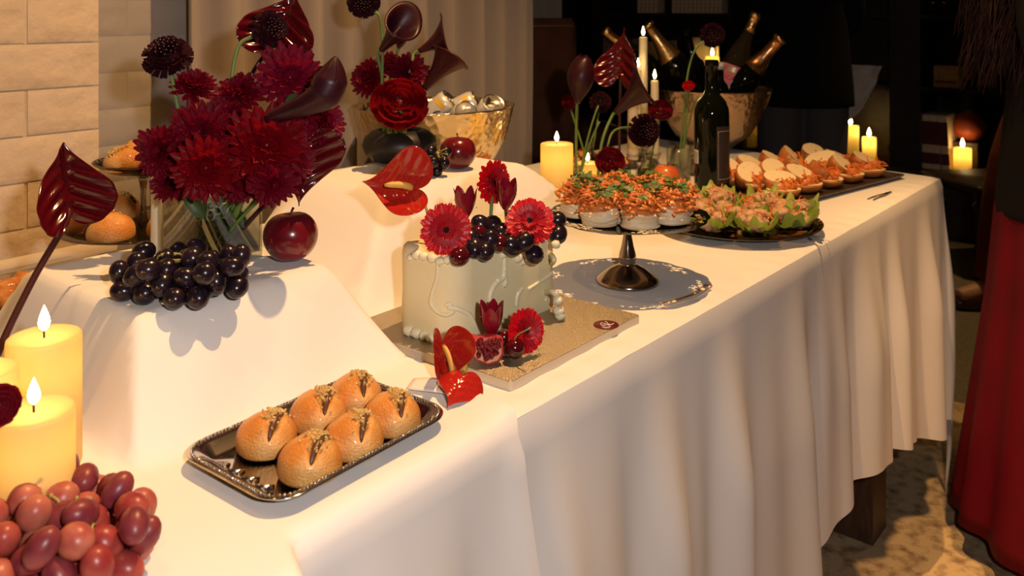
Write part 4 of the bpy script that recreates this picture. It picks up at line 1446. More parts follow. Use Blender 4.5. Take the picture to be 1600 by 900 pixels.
# glass votive behind the apple and a crumpled-glass dish under the pastries
t = thing('glass_votive', 'small clear glass tumbler behind the dark red apple', 'glass', W(0.735, 1.0, ZT2))
p = PZ(447, 392, ZR1)
t.location = at_d(447, 1.10, ZR1 - 0.0) if False else p
g = G(); g.lathe([(.016, .0005), (.018, .003), (.0185, .045), (.0165, .045), (.0155, .010), (.0005, .008)], 28); part('glass_body', g, M['glassthick'], t)
g = G(); g.lathe([(.0145, .0105), (.0148, .020), (.0005, .020)], 20); part('candle_wax', g, M['waxtaper'], t)
t.location = W(0.632, 1.035, ZR1)
p = PZ(925, 384, ZT2)
t = thing('glass_dish', 'faceted clear glass dish in the shade of the cake stand plate', 'dish', p + Vector((0, .10, 0)))
g = G(); g.lathe([(.03, .0005), (.036, .004), (.042, .022), (.044, .030), (.040, .030), (.034, .008), (.0005, .006)], 16); part('glass_body', g, M['glassthick'], t, smooth=False)

# ================================================================ FLOWERS
CAMV = Vector((0, 0, CZ))
def tocam(p):
    return (CAMV - p).normalized()
def face(p, right=0.0, up=0.0):
    """direction that starts out towards the viewer's side of the table and turns right / up"""
    f = tocam(p); f.z = 0; f.normalize()
    r = Vector((-f.y, f.x, 0))
    return (f + r * right + Vector((0, 0, up))).normalized()

def petal_g(L, wdt, curl=0.3, cup=0.15, nl=5, nw=2, notch=0.0, base=0.25):
    g = G()
    def fn(a, b):
        s = a * 2 - 1
        w = wdt * (base + (1 - base) * math.sin(min(1, b * 1.15) * PI * .62) ** .8) * (1 - 0.75 * smooth01((b - .78) / .22) * abs(s) ** .5 * .6)
        if b > .97: w *= .55
        x = s * w / 2
        y = L * b * (1 - notch * (1 - abs(s)) * (b > .9))
        z = curl * L * b * b + cup * wdt * (s * s) 
        return (x, y, z)
    g.grid(fn, nw * 2, nl)
    return g

def stem_part(root, pts, r=0.0024, m='stem', n=8, r2=None):
    pts = [Vector(p) - root.location for p in pts]
    g = G(); k = len(pts)
    g.tube(pts, [r + ((r2 or r) - r) * i / (k - 1) for i in range(k)], n)
    return part('stem', g, M[m], root)

def new_flower(name, label, base, cat='flower'):
    return thing(name, label, cat, base)

# ---- chrysanthemum
def mum_mesh(Rd, seed, m, flat=0.5, rings=6, name='petals'):
    rr = random.Random(seed); g = G()
    for k in range(rings):
        t = k / (rings - 1)
        n = int(20 - 9 * t)
        L = Rd * (1 - 0.62 * t)
        el = math.radians(-8 + 78 * t * flat + 14 * t)
        pg_ = petal_g(L, Rd * .24, 0.18 - .1 * t, 0.25, 5, 1)
        for i in range(n):
            a = 2 * PI * (i + .5 * (k % 2)) / n + rr.uniform(-.08, .08)
            Mx = Matrix.Translation((0, 0, Rd * .10 * t)) @ rot(z=a) @ rot(x=el + rr.uniform(-.12, .12)) @ Matrix.Scale(rr.uniform(.88, 1.08), 4)
            g.join(pg_, Mx)
    return g.mesh(name, m)
MUMS = {}
def mum(px, py, d, rpx, fr, fu, label, m='mum', root=None, seed=0, flat=.5, stemr=.0020):
    p = PD(px, py, d); Rd = rpx * 1.14 / F * d
    dirv = face(p, fr, fu)
    t = new_flower('chrysanthemum', label, root)
    key = (m, seed % 3, flat)
    if key not in MUMS: MUMS[key] = mum_mesh(1.0, seed % 3 + 5, M[m], flat)
    q = aimq(dirv, R.uniform(0, 6))
    b = part('petals', MUMS[key], None, t, p - t.location, q, scale=Rd)
    g = G(); g.ell((0, 0, .06), (.13, .13, .10), 10, 6)
    part('flower_centre', g, M['ranundark'], b)
    g = G(); g.ell((0, 0, -.10), (.22, .22, .14), 10, 6)
    part('calyx', g, M['leafdark'], b)
    back = p - dirv * Rd * .10
    mid = root.lerp(p, .6)
    stem_part(t, bez(root, root.lerp(mid, .6) + Vector((0, 0, .02)), back - dirv * .03 - Vector((0, 0, .02)), back, 9), stemr)
    return t

# ---- scabiosa: dark ruffled pincushion
def scab_mesh(seed, m):
    rr = random.Random(seed); g = G()
    g.ell((0, 0, .10), (.55, .55, .40), 14, 8)
    for k in range(5):
        t = k / 4
        n = int(22 - 9 * t)
        L = .98 - .50 * t
        el = math.radians(-14 + 70 * t)
        for i in range(n):
            a = 2 * PI * i / n + rr.uniform(-.12, .12) + k
            def fn(u, v, L=L, s0=rr.uniform(0, 6)):
                s = u * 2 - 1
                w = .30 * (.3 + .7 * v)
                return (s * w / 2, L * v, .10 * L * v * v + .05 * math.sin(s * 7 + s0) * v + .02 * math.sin(v * 16 + s0))
            pg_ = G().grid(fn, 4, 4)
            g.join(pg_, Matrix.Translation((0, 0, .12 + .12 * t)) @ rot(z=a) @ rot(x=el + rr.uniform(-.15, .15)))
    return g.mesh('petals', m)
SCB = [scab_mesh(1, M['scab']), scab_mesh(2, M['scab'])]
PIN = G()
for i in range(26):
    a = i * 2.399; q = .5 * math.sqrt(i / 26)
    PIN.ell((q * math.cos(a), q * math.sin(a), .78 - .5 * q * q), .022, 6, 4)
PINM = PIN.mesh('pins', mat('pin_heads', (0.25, 0.2, 0.2), 0.15))
def scab(px, py, d, rpx, fr, fu, label, root, mids=None, seed=0, stemr=.0024, stemoff=None):
    p = PD(px, py, d); Rd = rpx / F * d
    dirv = face(p, fr, fu)
    t = new_flower('scabiosa', label, root)
    b = part('petals', SCB[seed % 2], None, t, p - t.location, aimq(dirv, seed), scale=Rd)
    part('pins', PINM, None, b)
    back = p - dirv * Rd * .1
    pts = [root] + [PD(*m_) for m_ in (mids or [])] + [back]
    if len(pts) > 2: pts = smoothpath(pts, 6)
    stem_part(t, pts, stemr)
    return t

# ---- ranunculus: layered cup of broad petals, each its own piece
def ran_petal(m):
    g = G()
    def fn(a, b):
        s = a * 2 - 1
        w = (0.25 + 0.85 * math.sin(min(1, b * 1.05) * PI * .55))
        th = s * w * .62
        r = .30 + .55 * math.sin(b * PI * .62)
        z = -.35 + .95 * b - .10 * b ** 4 + .03 * math.sin(s * 6) * b
        return (r * math.sin(th), r * math.cos(th) , z)
    g.grid(fn, 6, 6)
    return g.mesh('petal', m)
RP = {k: ran_petal(M[k]) for k in ('ranun', 'ranundark', 'gerbera')}
def ranun(px, py, d, rpx, fr, fu, label, root, m='ranun', mids=None, seed=0, name='ranunculus', stemr=.0026, stemm='stem'):
    p = PD(px, py, d); Rd = rpx / F * d
    dirv = face(p, fr, fu)
    t = new_flower(name, label, root)
    g = G(); g.ell((0, 0, -.05), (.18, .18, .24), 12, 8)
    b = part('flower_heart', g, M['ranundark'], t, p - t.location, aimq(dirv, seed), scale=Rd)
    rr = random.Random(seed + 9)
    k = 0
    for ring, (n, s, op, z) in enumerate(((7, 1.02, .46, -.08), (7, .90, .26, .0), (6, .72, .10, .06), (5, .52, -.04, .12), (4, .34, -.1, .16))):
        for i in range(n):
            a = 2 * PI * (i + .5 * (ring % 2)) / n + rr.uniform(-.12, .12)
            e = (rot(z=a) @ rot(x=-op + rr.uniform(-.08, .08))).to_euler()
            link('petal', RP[m], b, (0, 0, z), e, scale=s * rr.uniform(.94, 1.06))
    back = p - dirv * Rd * .35
    pts = [root] + [PD(*m_) for m_ in (mids or [])] + [back]
    pts = smoothpath(pts, 6) if len(pts) > 2 else bez(root, root.lerp(p, .4) + Vector((0, 0, .015)), back - dirv * .02 - Vector((0, 0, .015)), back, 8)
    stem_part(t, pts, stemr, stemm)
    return t

# ---- gerbera
GP = petal_g(.72, .26, -.06, .12, 6, 2, .06, .45)
GPM = G().join(GP).mesh('petal', M['gerbera'])
rr = random.Random(77)
g = G()
for k in range(26):
    g.join(petal_g(.50, .16, .10, .1, 4, 1), rot(z=2 * PI * k / 26 + rr.uniform(-.05, .05)) @ rot(x=.22 + rr.uniform(-.08, .08)) @ Matrix.Translation((0, .16, .02)))
for k in range(22):
    g.join(petal_g(.30, .10, .25, .1, 4, 1), rot(z=2 * PI * k / 22 + rr.uniform(-.05, .05)) @ rot(x=.45 + rr.uniform(-.08, .08)) @ Matrix.Translation((0, .13, .03)))
GIN = g.mesh('inner_petals', M['gerbin'])
g = G(); g.lathe([(.20, 0), (.22, .05), (.17, .09), (.10, .075), (.001, .06)], 18)
for i in range(40):
    a = i * 2.399; q = .19 * math.sqrt(i / 40)
    g.ell((q * math.cos(a), q * math.sin(a), .085), (.018, .018, .03), 5, 4)
GEY = g.mesh('flower_eye', M['gerbeye'])
DROP = G().ell((0, 0, 0), (.035, .035, .020), 8, 5).mesh('water_drop', M['ice'])
def gerbera(px, py, d, rpx, fr, fu, label, root, seed=0, mids=None, fold_=0.0):
    p = PD(px, py, d); Rd = rpx / F * d
    dirv = face(p, fr, fu)
    t = new_flower('gerbera', label, root)
    b = part('flower_eye', GEY, None, t, p - t.location, aimq(dirv, seed), scale=Rd)
    part('inner_petals', GIN, None, b)
    rr = random.Random(seed + 3)
    for ring in range(2):
        n = 22
        for i in range(n):
            a = 2 * PI * (i + .5 * ring) / n + rr.uniform(-.06, .06)
            e = (rot(z=a) @ rot(x=(.10 if ring else .0) + fold_ + rr.uniform(-.10, .10))).to_euler()
            off = Vector((0, .22, 0)); off.rotate(Euler((0, 0, a)))
            link('petal', GPM, b, off + Vector((0, 0, .01 * ring)), e, scale=(rr.uniform(.9, 1.1), rr.uniform(.95, 1.06) * (1.0 if ring == 0 else .93), 1))
    for i in range(9):
        a = rr.uniform(0, 6.28); q = rr.uniform(.35, .85)
        link('water_drop', DROP, b, (q * math.cos(a), q * math.sin(a), .07 + .10 * q), None)
    back = p - dirv * Rd * .08
    pts = [root] + [PD(*m_) for m_ in (mids or [])] + [back]
    stem_part(t, smoothpath(pts, 6) if len(pts) > 2 else pts, .0022)
    return t

# ---- tulip, six petals
def tul_petal():
    g = G()
    def fn(a, b):
        s = a * 2 - 1
        w = math.sin(min(1.0, .12 + b * .88) * PI) ** .55 if b < .98 else .12
        th = s * w * .72
        r = .42 * math.sin(min(1, .10 + b) * PI * .60) ** .8 + .06 * smooth01((b - .8) / .2)
        return (r * math.sin(th) * 1.05, r * math.cos(th), -.62 + 1.3 * b)
    g.grid(fn, 6, 9)
    return g.mesh('petal', M['tulip'])
TPM = tul_petal()
def tulip(px, py, d, rpx, dirv, label, root, seed=0, opening=0.0):
    p = PD(px, py, d); Rd = rpx / F * d
    t = new_flower('tulip', label, root)
    g = G(); g.ell((0, 0, -.4), (.12, .12, .25), 8, 6)
    b = part('flower_heart', g, M['ranundark'], t, p - t.location, aimq(dirv, seed), scale=Rd)
    for i in range(6):
        a = i * PI / 3 + (.12 if i % 2 else 0)
        e = (rot(z=a) @ rot(x=-opening - (.05 if i % 2 else -.02))).to_euler()
        link('petal', TPM, b, (0, 0, 0), e, scale=(1.0 if i % 2 else .93))
    rr = random.Random(seed)
    for i in range(5):
        a = rr.uniform(0, 6.28); link('water_drop', DROP, b, (.43 * math.cos(a), .43 * math.sin(a), rr.uniform(-.2, .3)), None)
    stem_part(t, [root, root.lerp(p - Vector(dirv) * Rd * .6, .5), p - Vector(dirv) * Rd * .58], .0022)
    return t

# ---- calla: rolled funnel with a flared, pointed lip
def calla_mesh(m, flare=1.0, op=.5):
    g = G()
    def fn(a, b):
        th = (a - .5) * 2 * PI * 1.04
        tip = (.5 + .5 * math.cos(th))
        r = .07 + .14 * b + flare * .17 * b ** 3
        r *= (1 + .03 * math.sin(3 * th))
        z = b * (.85 + .42 * tip ** 1.6 * 1.0)
        lean = flare * .22 * b ** 3 * (tip - .15)
        tw = .04 * a
        x = (r + tw * b) * math.cos(th) + lean
        y = (r + tw * b) * math.sin(th)
        if b > .93: z -= .08 * flare * (b - .93) / .07
        return (x, y, z)
    g.grid(fn, 36, 16)
    return g.mesh('spathe', m)
def calla_closed(m):
    g = G()
    def fn(a, b):
        th = a * 2 * PI
        r = .06 + .30 * math.sin(min(1, b * 1.02) * PI * .86) ** 1.2 * (1 if b < .99 else .3)
        z = b * 1.18
        return ((r * (1 + .05 * math.cos(th))) * math.cos(th), r * .92 * math.sin(th), z + .03 * math.sin(2 * th) * b)
    g.grid(fn, 26, 16, wrapu=True)
    return g.mesh('spathe', m)
CLM = {('calla', 0): calla_mesh(M['calla']), ('callamid', 0): calla_mesh(M['callamid']), ('calla', 1): calla_closed(M['calla']), ('callamid', 1): calla_closed(M['callamid'])}
SPX = G().tube([(0, 0, .25), (.02, 0, .5), (.03, 0, .8)], [.035, .045, .02], 8).mesh('spadix', M['spadixdark'])
def calla(px0, py0, d0, px1, py1, d1, label, root, m='calla', kind=0, roll=0.0, mids=None, wid=1.0, stemr=.0032):
    """throat at pixel 0, lip at pixel 1"""
    a, e = PD(px0, py0, d0), PD(px1, py1, d1)
    t = new_flower('calla_lily', label, root)
    L = (e - a).length / 1.1
    b = part('spathe', CLM[(m, kind)], None, t, a - t.location, aimq(e - a, roll), scale=(L * wid, L * wid, L))
    b.modifiers.new('t', 'SOLIDIFY').thickness = 0.02
    if kind == 0: part('spadix', SPX, None, b)
    pts = [root] + [PD(*m_) for m_ in (mids or [])] + [a - (e - a).normalized() * .012, a + (e - a).normalized() * .004]
    stem_part(t, smoothpath(pts, 6), stemr)
    return t

def calla_curve(label, root, pr, d, mids, m='calla'):
    """spathe rolled shut around a bending axis; pr = (px, py, radius px)"""
    t = new_flower('calla_lily', label, root)
    ps = smoothpath([PD(a, b, d) - t.location for (a, b, _) in pr], 6)
    rs = [interp(i / 6, list(range(len(pr))), [c / F * d for (_, _, c) in pr]) for i in range(len(ps))]
    g = G(); g.tube(ps, rs, 24)
    def ridge():
        gg = G(); gg.tube([p + Vector((rs[i] * .5, -rs[i] * .85, 0)) for i, p in enumerate(ps)][14:], .0008, 5); return gg
    b = part('spathe', g, M[m], t)
    part('rolled_edge', ridge(), M['callamid'], b)
    pts = [root] + [PD(*m_) for m_ in mids] + [PD(pr[0][0], pr[0][1], d)]
    stem_part(t, smoothpath(pts, 6), .0040)
    return t

# ---- anthurium: glossy heart with a spadix
def anth_mesh(m, cup=.10, rid=.035):
    g = G()
    def fn(a, b):
        ph = a * 2 * PI
        X = .50 * (math.sin(ph) ** 3) * 1.0
        Y = (13 * math.cos(ph) - 5 * math.cos(2 * ph) - 2 * math.cos(3 * ph) - math.cos(4 * ph)) / 29.0
        # centre of the polar sheet sits where the stalk joins, near the notch
        cy = .14
        x, y = X * b, cy + (Y - cy) * b
        ax_ = abs(x)
        z = cup * (x * x * 3 + y * y * .6) + rid * smooth01(ax_ / .10) * (1 - .6 * b ** 3) * math.sin(38 * (y - .55 * ax_)) - rid * 1.2 * math.exp(-(ax_ / .03) ** 2) * b + .05 * b * b * math.sin(2 * ph)
        return (x, y - .14, z)
    g.grid(fn, 110, 26, wrapu=True)
    return g.mesh('spathe', m)
ANM = {('anth', 0): anth_mesh(M['anth'], .25, .026), ('anthred', 0): anth_mesh(M['anthred'], .55, .007), ('anthred', 1): anth_mesh(M['anthred'], -.4, .010)}
def anth(p, size, normal, tipdir, label, root, m='anth', kind=0, mids=None, spx=True, stemm='stemdark', spl=.42, stemr=.0030, sc3=None):
    normal = Vector(normal).normalized()
    down = Vector(tipdir); down = (down - normal * down.dot(normal)).normalized()
    yv = -down; xv = yv.cross(normal)
    Mx = Matrix((xv, yv, normal)).transposed()
    t = new_flower('anthurium', label, root)
    b = part('spathe', ANM[(m, kind)], None, t, p - t.location, Mx.to_euler(), scale=sc3 and tuple(size * s for s in sc3) or size)
    b.modifiers.new('t', 'SOLIDIFY').thickness = 0.012
    if spx:
        g = G(); g.tube(bez((0, -.02, .02), (0, -.06, .16), (.02, -.16, .24), (.05, -.16 - spl * .5, .22), 10), [.045, .05, .052, .052, .052, .05, .05, .048, .045, .038, .02], 10)
        part('spadix', g, M['spadix'] if m == 'anthred' else M['spadixdark'], b)
    pts = [root] + [PD(*m_) for m_ in (mids or [])] + [p - normal * .006]
    stem_part(t, smoothpath(pts, 6) if len(pts) > 2 else pts, stemr, stemm)
    return t

# ================================================================ BIG BOUQUET
vb = vp + Vector((0, 0, .012))
def vr(dx=0, dy=0):
    return vb + Vector((dx, dy, 0))
scab(262, 90, 1.06, 40, -.25, 1.1, 'black scabiosa standing upright left of the red bouquet', vr(-.015, .01), [(290, 250, 1.05), (279, 175, 1.055)], 0)
scab(421, 46, 1.08, 31, .5, .25, 'black scabiosa on a hooked green stem before the dark anthurium', vr(.0, .01), [(362, 200, 1.07), (362, 122, 1.07), (373, 72, 1.075), (392, 58, 1.08)], 1)
mum(303, 138, 1.07, 34, .15, 1.4, 'small crimson chrysanthemum seen from the side above the buns', root=vr(-.01, .0), seed=0, flat=.75)
mum(374, 148, 1.06, 37, -.2, 1.1, 'crimson chrysanthemum seen from the side under the hooked scabiosa', root=vr(0, .0), seed=1, flat=.7)
mum(453, 122, 1.07, 50, .05, .25, 'large magenta chrysanthemum under the dark anthurium', 'mumpink', root=vr(.01, .0), seed=2)
mum(505, 190, 1.05, 36, .9, .35, 'magenta chrysanthemum tilted away under the dark calla', 'mumpink', root=vr(.015, -.005), seed=0, flat=.6)
mum(312, 207, 1.01, 46, -.1, .35, 'crimson chrysanthemum below the small side-on one', root=vr(-.01, -.01), seed=1)
mum(252, 236, 1.00, 40, -.55, .2, 'crimson chrysanthemum reaching towards the tiered stand', root=vr(-.02, -.01), seed=2)
mum(377, 214, 1.02, 40, .0, .45, 'crimson chrysanthemum in the middle of the red bouquet', root=vr(0, 0), seed=0)
mum(455, 200, 1.03, 38, .3, .4, 'magenta chrysanthemum beside the green calla stem', 'mumpink', root=vr(.01, -.005), seed=1)
mum(322, 262, 0.965, 47, -.05, .10, 'large bright red dahlia-like bloom low in the bouquet', 'ranun', root=vr(-.005, -.015), seed=1, flat=.45)
mum(416, 228, 0.985, 60, .1, .3, 'largest red dahlia-like bloom at the bouquet centre', 'ranun', root=vr(.005, -.01), seed=2, flat=.45)
mum(428, 288, 0.97, 34, .15, .0, 'deep red chrysanthemum hanging over the vase rim', 'mum', root=vr(.012, -.015), seed=2)
mum(374, 282, 0.99, 34, -.05, -.1, 'crimson chrysanthemum hanging in front of the glass vase', root=vr(.0, -.015), seed=0)
mum(266, 285, 1.00, 28, -.4, .5, 'small crimson chrysanthemum beside the unlit taper', root=vr(-.02, -.01), seed=1, flat=.7)
mum(455, 250, 1.0, 36, .4, .1, 'deep red chrysanthemum in front of the ridged anthurium', root=vr(.014, -.01), seed=1)
mum(355, 180, 1.04, 34, -.1, .8, 'dark crimson chrysanthemum behind the bouquet middle', root=vr(0, .01), seed=2)
mum(290, 250, 1.0, 34, -.3, .1, 'crimson chrysanthemum left of the large bright red bloom', root=vr(-.01, -.01), seed=0)
calla_curve('closed black calla bent to the right over the bouquet', vr(.01, 0), [(416, 186, 9), (450, 174, 14), (485, 160, 20), (507, 146, 28), (517, 124, 27), (522, 103, 15), (524, 88, 1.5)], 0.99, [(398, 260, 1.0), (402, 200, 1.0)])
p = PD(512, 130, 0.99)
g = G()
p = PD(432, 62, 1.115)
anth(p, 118 / F * 1.115, face(p, -.1, .25), (-.35, 0, -1) if False else Vector((.35, 0, 1)), 'dark red anthurium with pointed tip behind the hooked scabiosa', vr(.01, .02), mids=[(380, 200, 1.10), (392, 120, 1.11)], spx=False)
p = PD(474, 232, 1.03)
anth(p, 122 / F * 1.03, face(p, .25, .05), Vector((-.10, 0, -1)), 'ridged dark red anthurium hanging right of the bouquet', vr(.014, .0), mids=[(430, 300, 1.02)], spx=False)
# a few dark leaves and buds in the bouquet
for k, (px, py, d, ang, L) in enumerate(((385, 272, .975, .3, .02), (400, 266, .97, -.5, .02), (285, 300, .985, 2.4, .035), (345, 322, 1.03, 3.4, .022), (375, 326, 1.03, 2.9, .022), (440, 190, 1.03, .5, .035))):
    p = PD(px, py, d)
    g = petal_g(L, L * .45, .25, .3, 6, 2)
    o = solo('bouquet_leaf', g, M['leafdark'], 'dark green leaf tucked between blooms of the red bouquet', 'leaf', p, Euler((PI / 2 - .3, ang, 0)), group='leaves of the red bouquet')

# lone anthurium at the left with its long stem
p = PD(108, 322, 0.93)
anth(p, 138 / F * 0.93, face(p, .75, .12), Vector((-.12, 0, 1)), 'glossy dark anthurium on a long stem before the brick wall', at_d(-28, 0.80, ZT1 + 0.02), mids=[(-6, 560, .83), (50, 440, .88), (104, 345, .925)], spx=False, stemr=.0036)
t = thing('bud_vase', 'narrow glass vase of the lone anthurium behind the candles', 'vase', at_d(-28, .80, ZT1))
g = G(); g.lathe([(.022, .0005), (.024, .004), (.020, .05), (.012, .09), (.014, .11), (.011, .11), (.010, .09), (.018, .05), (.021, .010), (.0005, .008)], 22); part('glass_body', g, M['glassthick'], t)
# maroon bloom at the frame edge
ranun(-2, 633, 0.60, 34, .3, .2, 'maroon ranunculus leaning in front of the ivory pillar candle', at_d(-95, .60, ZT1 + .01), 'ranundark', seed=5)
t = thing('bud_vase', 'small glass vase of the maroon ranunculus by the red grapes', 'vase', at_d(-95, .60, ZT1))
g = G(); g.lathe([(.018, .0005), (.02, .004), (.016, .03), (.010, .045), (.012, .052), (.009, .052), (.008, .045), (.014, .03), (.017, .008), (.0005, .007)], 22); part('glass_body', g, M['glassthick'], t)

# ================================================================ BLACK VASE ARRANGEMENT
bb = bvp + Vector((0, 0, .014))
def br(dx=0, dy=0): return bb + Vector((dx, dy, 0))
scab(568, 3, 1.53, 27, -.1, -.1, 'black scabiosa bent over above the black vase', br(-.012, 0), [(597, 190, 1.52), (598, 80, 1.53), (594, 30, 1.53), (585, 18, 1.53)], 1, .0026)
calla(596, 78, 1.53, 636, 30, 1.50, 'wide open black calla above the black vase', br(-.01, .005), 'calla', 0, .6, [(600, 195, 1.52), (597, 120, 1.53)], 1.15)
calla(655, 80, 1.56, 702, 52, 1.56, 'burgundy calla with yellow-green throat leaning right', br(.01, .01), 'callamid', 0, 1.7, [(620, 190, 1.53), (643, 100, 1.55)], 1.2)
calla(664, 138, 1.54, 712, 78, 1.52, 'burgundy calla with a curled lip above the bowl of cans', br(.012, .0), 'callamid', 0, 3.6, [(628, 195, 1.52), (648, 158, 1.54)], 1.1)
calla(622, 78, 1.60, 630, 52, 1.60, 'small closed calla behind the open black one', br(.0, .012), 'callamid', 1, 0, [(612, 190, 1.55), (621, 100, 1.60)])
mum(576, 122, 1.55, 28, -.7, .4, 'crimson chrysanthemum tilted left over the black vase', root=br(-.014, .005), seed=1, flat=.7)
mum(607, 100, 1.57, 20, -.1, .9, 'small crimson chrysanthemum behind the calla stem', root=br(-.004, .01), seed=0, flat=.7)
mum(638, 114, 1.55, 31, .3, .4, 'crimson chrysanthemum beside the curled burgundy calla', root=br(.004, .008), seed=2)
ranun(625, 162, 1.46, 47, .05, .75, 'large dark red ranunculus in front of the bowl of cans', br(.004, -.004), 'ranun', seed=4, stemr=.0045)
for k, (dx, px) in enumerate(((-.014, 606), (.0, 616), (.012, 630))):
    g = G(); a = br(dx, -.004); e = PD(px, 186, 1.49)
    g.tube([Vector((0, 0, 0)), e - a], .0042, 8)
    solo('cut_stem', g, M['stem'], 'thick green cut stem standing in the black vase', 'stem', a, group='cut stems in the black vase')

# ================================================================ BUD VASE FLOWERS
calla(902, 162, 1.92, 911, 92, 1.92, 'upright black calla bud before the leather chair', BV['a'] + Vector((0, 0, .012)), 'calla', 1, 0, [(900, 240, 1.93)], 1.0)
calla(962, 176, 1.88, 1014, 124, 1.86, 'drooping black calla with wide lip before the tapers', BV['b'] + Vector((0, 0, .01)), 'calla', 0, 2.0, [(940, 225, 1.87)], 1.1)
p = PD(968, 112, 2.0)
anth(p, 98 / F * 2.0, face(p, -.5, .3), Vector((.0, 0, 1)), 'crinkled red anthurium before the candle flames', BV['f'] + Vector((0, 0, .01)), 'anth', mids=[(968, 200, 2.03)], spx=False, sc3=(.75, 1, 1))
scab(1006, 204, 1.96, 27, .35, .1, 'black scabiosa on an arching stem above the pastries', BV['b'] + Vector((.004, 0, .012)), [(948, 235, 1.90), (958, 206, 1.92), (980, 199, 1.95)], 0)
ranun(953, 252, 1.84, 24, .2, .45, 'deep red ranunculus lying low behind the pastries', BV['b'] + Vector((-.003, 0, .012)), 'ranundark', seed=6)
ranun(1032, 172, 2.0, 20, .1, .9, 'dark maroon ranunculus before the ice bowl', BV['c'] + Vector((0, 0, .012)), 'ranundark', seed=7)
scab(1113, 55, 2.07, 20, .1, .0, 'black scabiosa on a tall curved stem before the shelf candle', BV['d'] + Vector((0, 0, .012)), [(1066, 200, 2.06), (1074, 120, 2.06), (1085, 80, 2.06), (1100, 64, 2.07)], 1)
ranun(1076, 134, 2.05, 10, .0, .9, 'small bright red poppy bud before the ice bowl', BV['d'] + Vector((.006, 0, .012)), 'gerbera', seed=8, name='poppy')
scab(938, 160, 2.16, 18, .0, .4, 'blurred dark scabiosa behind the upright calla bud', BV['e'] + Vector((0, 0, .012)), None, 1, .002)
ranun(889, 160, 2.3, 13, -.2, .6, 'small dark red bloom in front of the leather chair', BV['e'] + Vector((-.005, 0, .012)), 'ranundark', seed=9)
for k, (px, py) in enumerate(((932, 165), (934, 190), (1086, 150))):
    v_ = BV['a'] if k < 2 else BV['d']
    g = G(); e = PD(px, py, v_.y) - v_ - Vector((0, 0, .012))
    g.tube(bez((0, 0, 0), e * .4 - Vector((.008, 0, 0)), e * .8 - Vector((.006, 0, 0)), e, 8), .0022, 7)
    solo('bare_stem', g, M['stem'], ['bare curved green stem beside the upright calla bud', 'short bare green stem beside the upright calla bud', 'bare green stem in the straight glass beside the poppy'][k], 'stem', v_ + Vector((0.004, 0, .012)))

# ================================================================ CAKE FLOWERS
zc = Vector((0, 0, 0))
def onc(px, d): 
    return at_d(px, d, ZC + .001)
gerbera(697, 359, 1.025, 44, .05, .12, 'scarlet gerbera facing out on the left of the cake top', onc(705, 1.06), 1)
gerbera(828, 346, 1.075, 42, -.05, .75, 'scarlet gerbera tilted upward on the right of the cake top', onc(822, 1.11), 2)
gerbera(772, 284, 1.12, 37, .95, .1, 'scarlet gerbera seen edge-on standing tallest on the cake', onc(765, 1.10), 3, [(748, 300, 1.10), (745, 288, 1.10)] if False else None)
tulip(727, 318, 1.08, 40, Vector((-.05, 0, 1)), 'maroon tulip upright behind the left gerbera on the cake', onc(735, 1.09), 1, .05)
tulip(791, 306, 1.10, 38, Vector((.05, -.2, 1)), 'maroon tulip behind the right gerbera on the cake', onc(795, 1.10), 2, -.02)
p = PD(645, 295, 1.085)
anth(p, 108 / F * 1.085, face(p, -.15, .55), Vector((-1, 0, .12)), 'red anthurium with yellow spadix leaning left from the cake', onc(680, 1.06), 'anthred', mids=[(664, 320, 1.075)], stemm='grapestem', stemr=.0018)
gerbera(822, 517, 0.985, 38, .75, .25, 'scarlet gerbera leaning at the foot of the cake', PZ(800, 545, ZB + .002), 4)
tulip(768, 500, 0.985, 42, Vector((.0, -.12, 1)), 'maroon tulip upright at the foot of the cake', PZ(768, 545, ZB + .002) + Vector((0, .02, 0)), 4, -.02)
p = PD(692, 538, 0.935)
anth(p, 112 / F * 0.945, face(p, .45, .05), Vector((.02, 0, -1)), 'red anthurium standing on the board corner with yellow spadix', PZ(715, 590, ZB + .002), 'anthred', stemm='grapestem', sc3=(.62, 1, 1), spl=.5)
p = PZ(722, 590, ZB + .012)
anth(p, 74 / F * 0.915, Vector((.15, -.45, .9)), Vector((-.25, -1, 0)), 'red anthurium lying flat over the cake board edge', PZ(728, 570, ZB + .004), 'anthred', 1, spx=False, stemm='grapestem')

# ================================================================ BOWL OF CANS
kx = (678 - 800.0) / F
dB = 1.345 / (-UY * kx + UX)
bw = at_d(678, dB, ZT2)
bo = thing('beverage_bowl', 'wide hammered metal bowl full of ice and cans before the curtain', 'bowl', bw, ANG)
BR, BH = 130 / F * dB, 0.190
prof = [(.040, .0), (.050, .003), (.054, .006), (BR * .66, .045), (BR * .90, .115), (BR * .985, .172), (BR, BH - .004), (BR * 1.012, BH), (BR * .985, BH), (BR * .965, .170), (BR * .88, .117), (BR * .68, .050), (.08, .012), (.001, .010)]
g = G(); g.lathe(prof, 56, sx=1.0, sy=.93); part('bowl', g, M['hammer'], bo)
rr = random.Random(2)
ice = thing('ice_heap', 'heap of ice cubes among the cans in the hammered bowl', 'ice', bw + Vector((0, 0, .125)))
g = G()
for i in range(70):
    a = rr.uniform(0, 6.28); q = .128 * math.sqrt(rr.random())
    g.bbox((0, 0, 0), (.022, .022, .022), .003) if False else None
    Mx = Matrix.Translation((q * math.cos(a), q * math.sin(a), rr.uniform(0, .035))) @ rot(rr.random() * 6, rr.random() * 6, rr.random() * 6)
    b = G(); b.bbox((0, 0, 0), (.024, .022, .020), .004); g.join(b, Mx)
part('ice_cubes', g, M['ice'], ice, smooth=False)['kind'] = 'stuff'

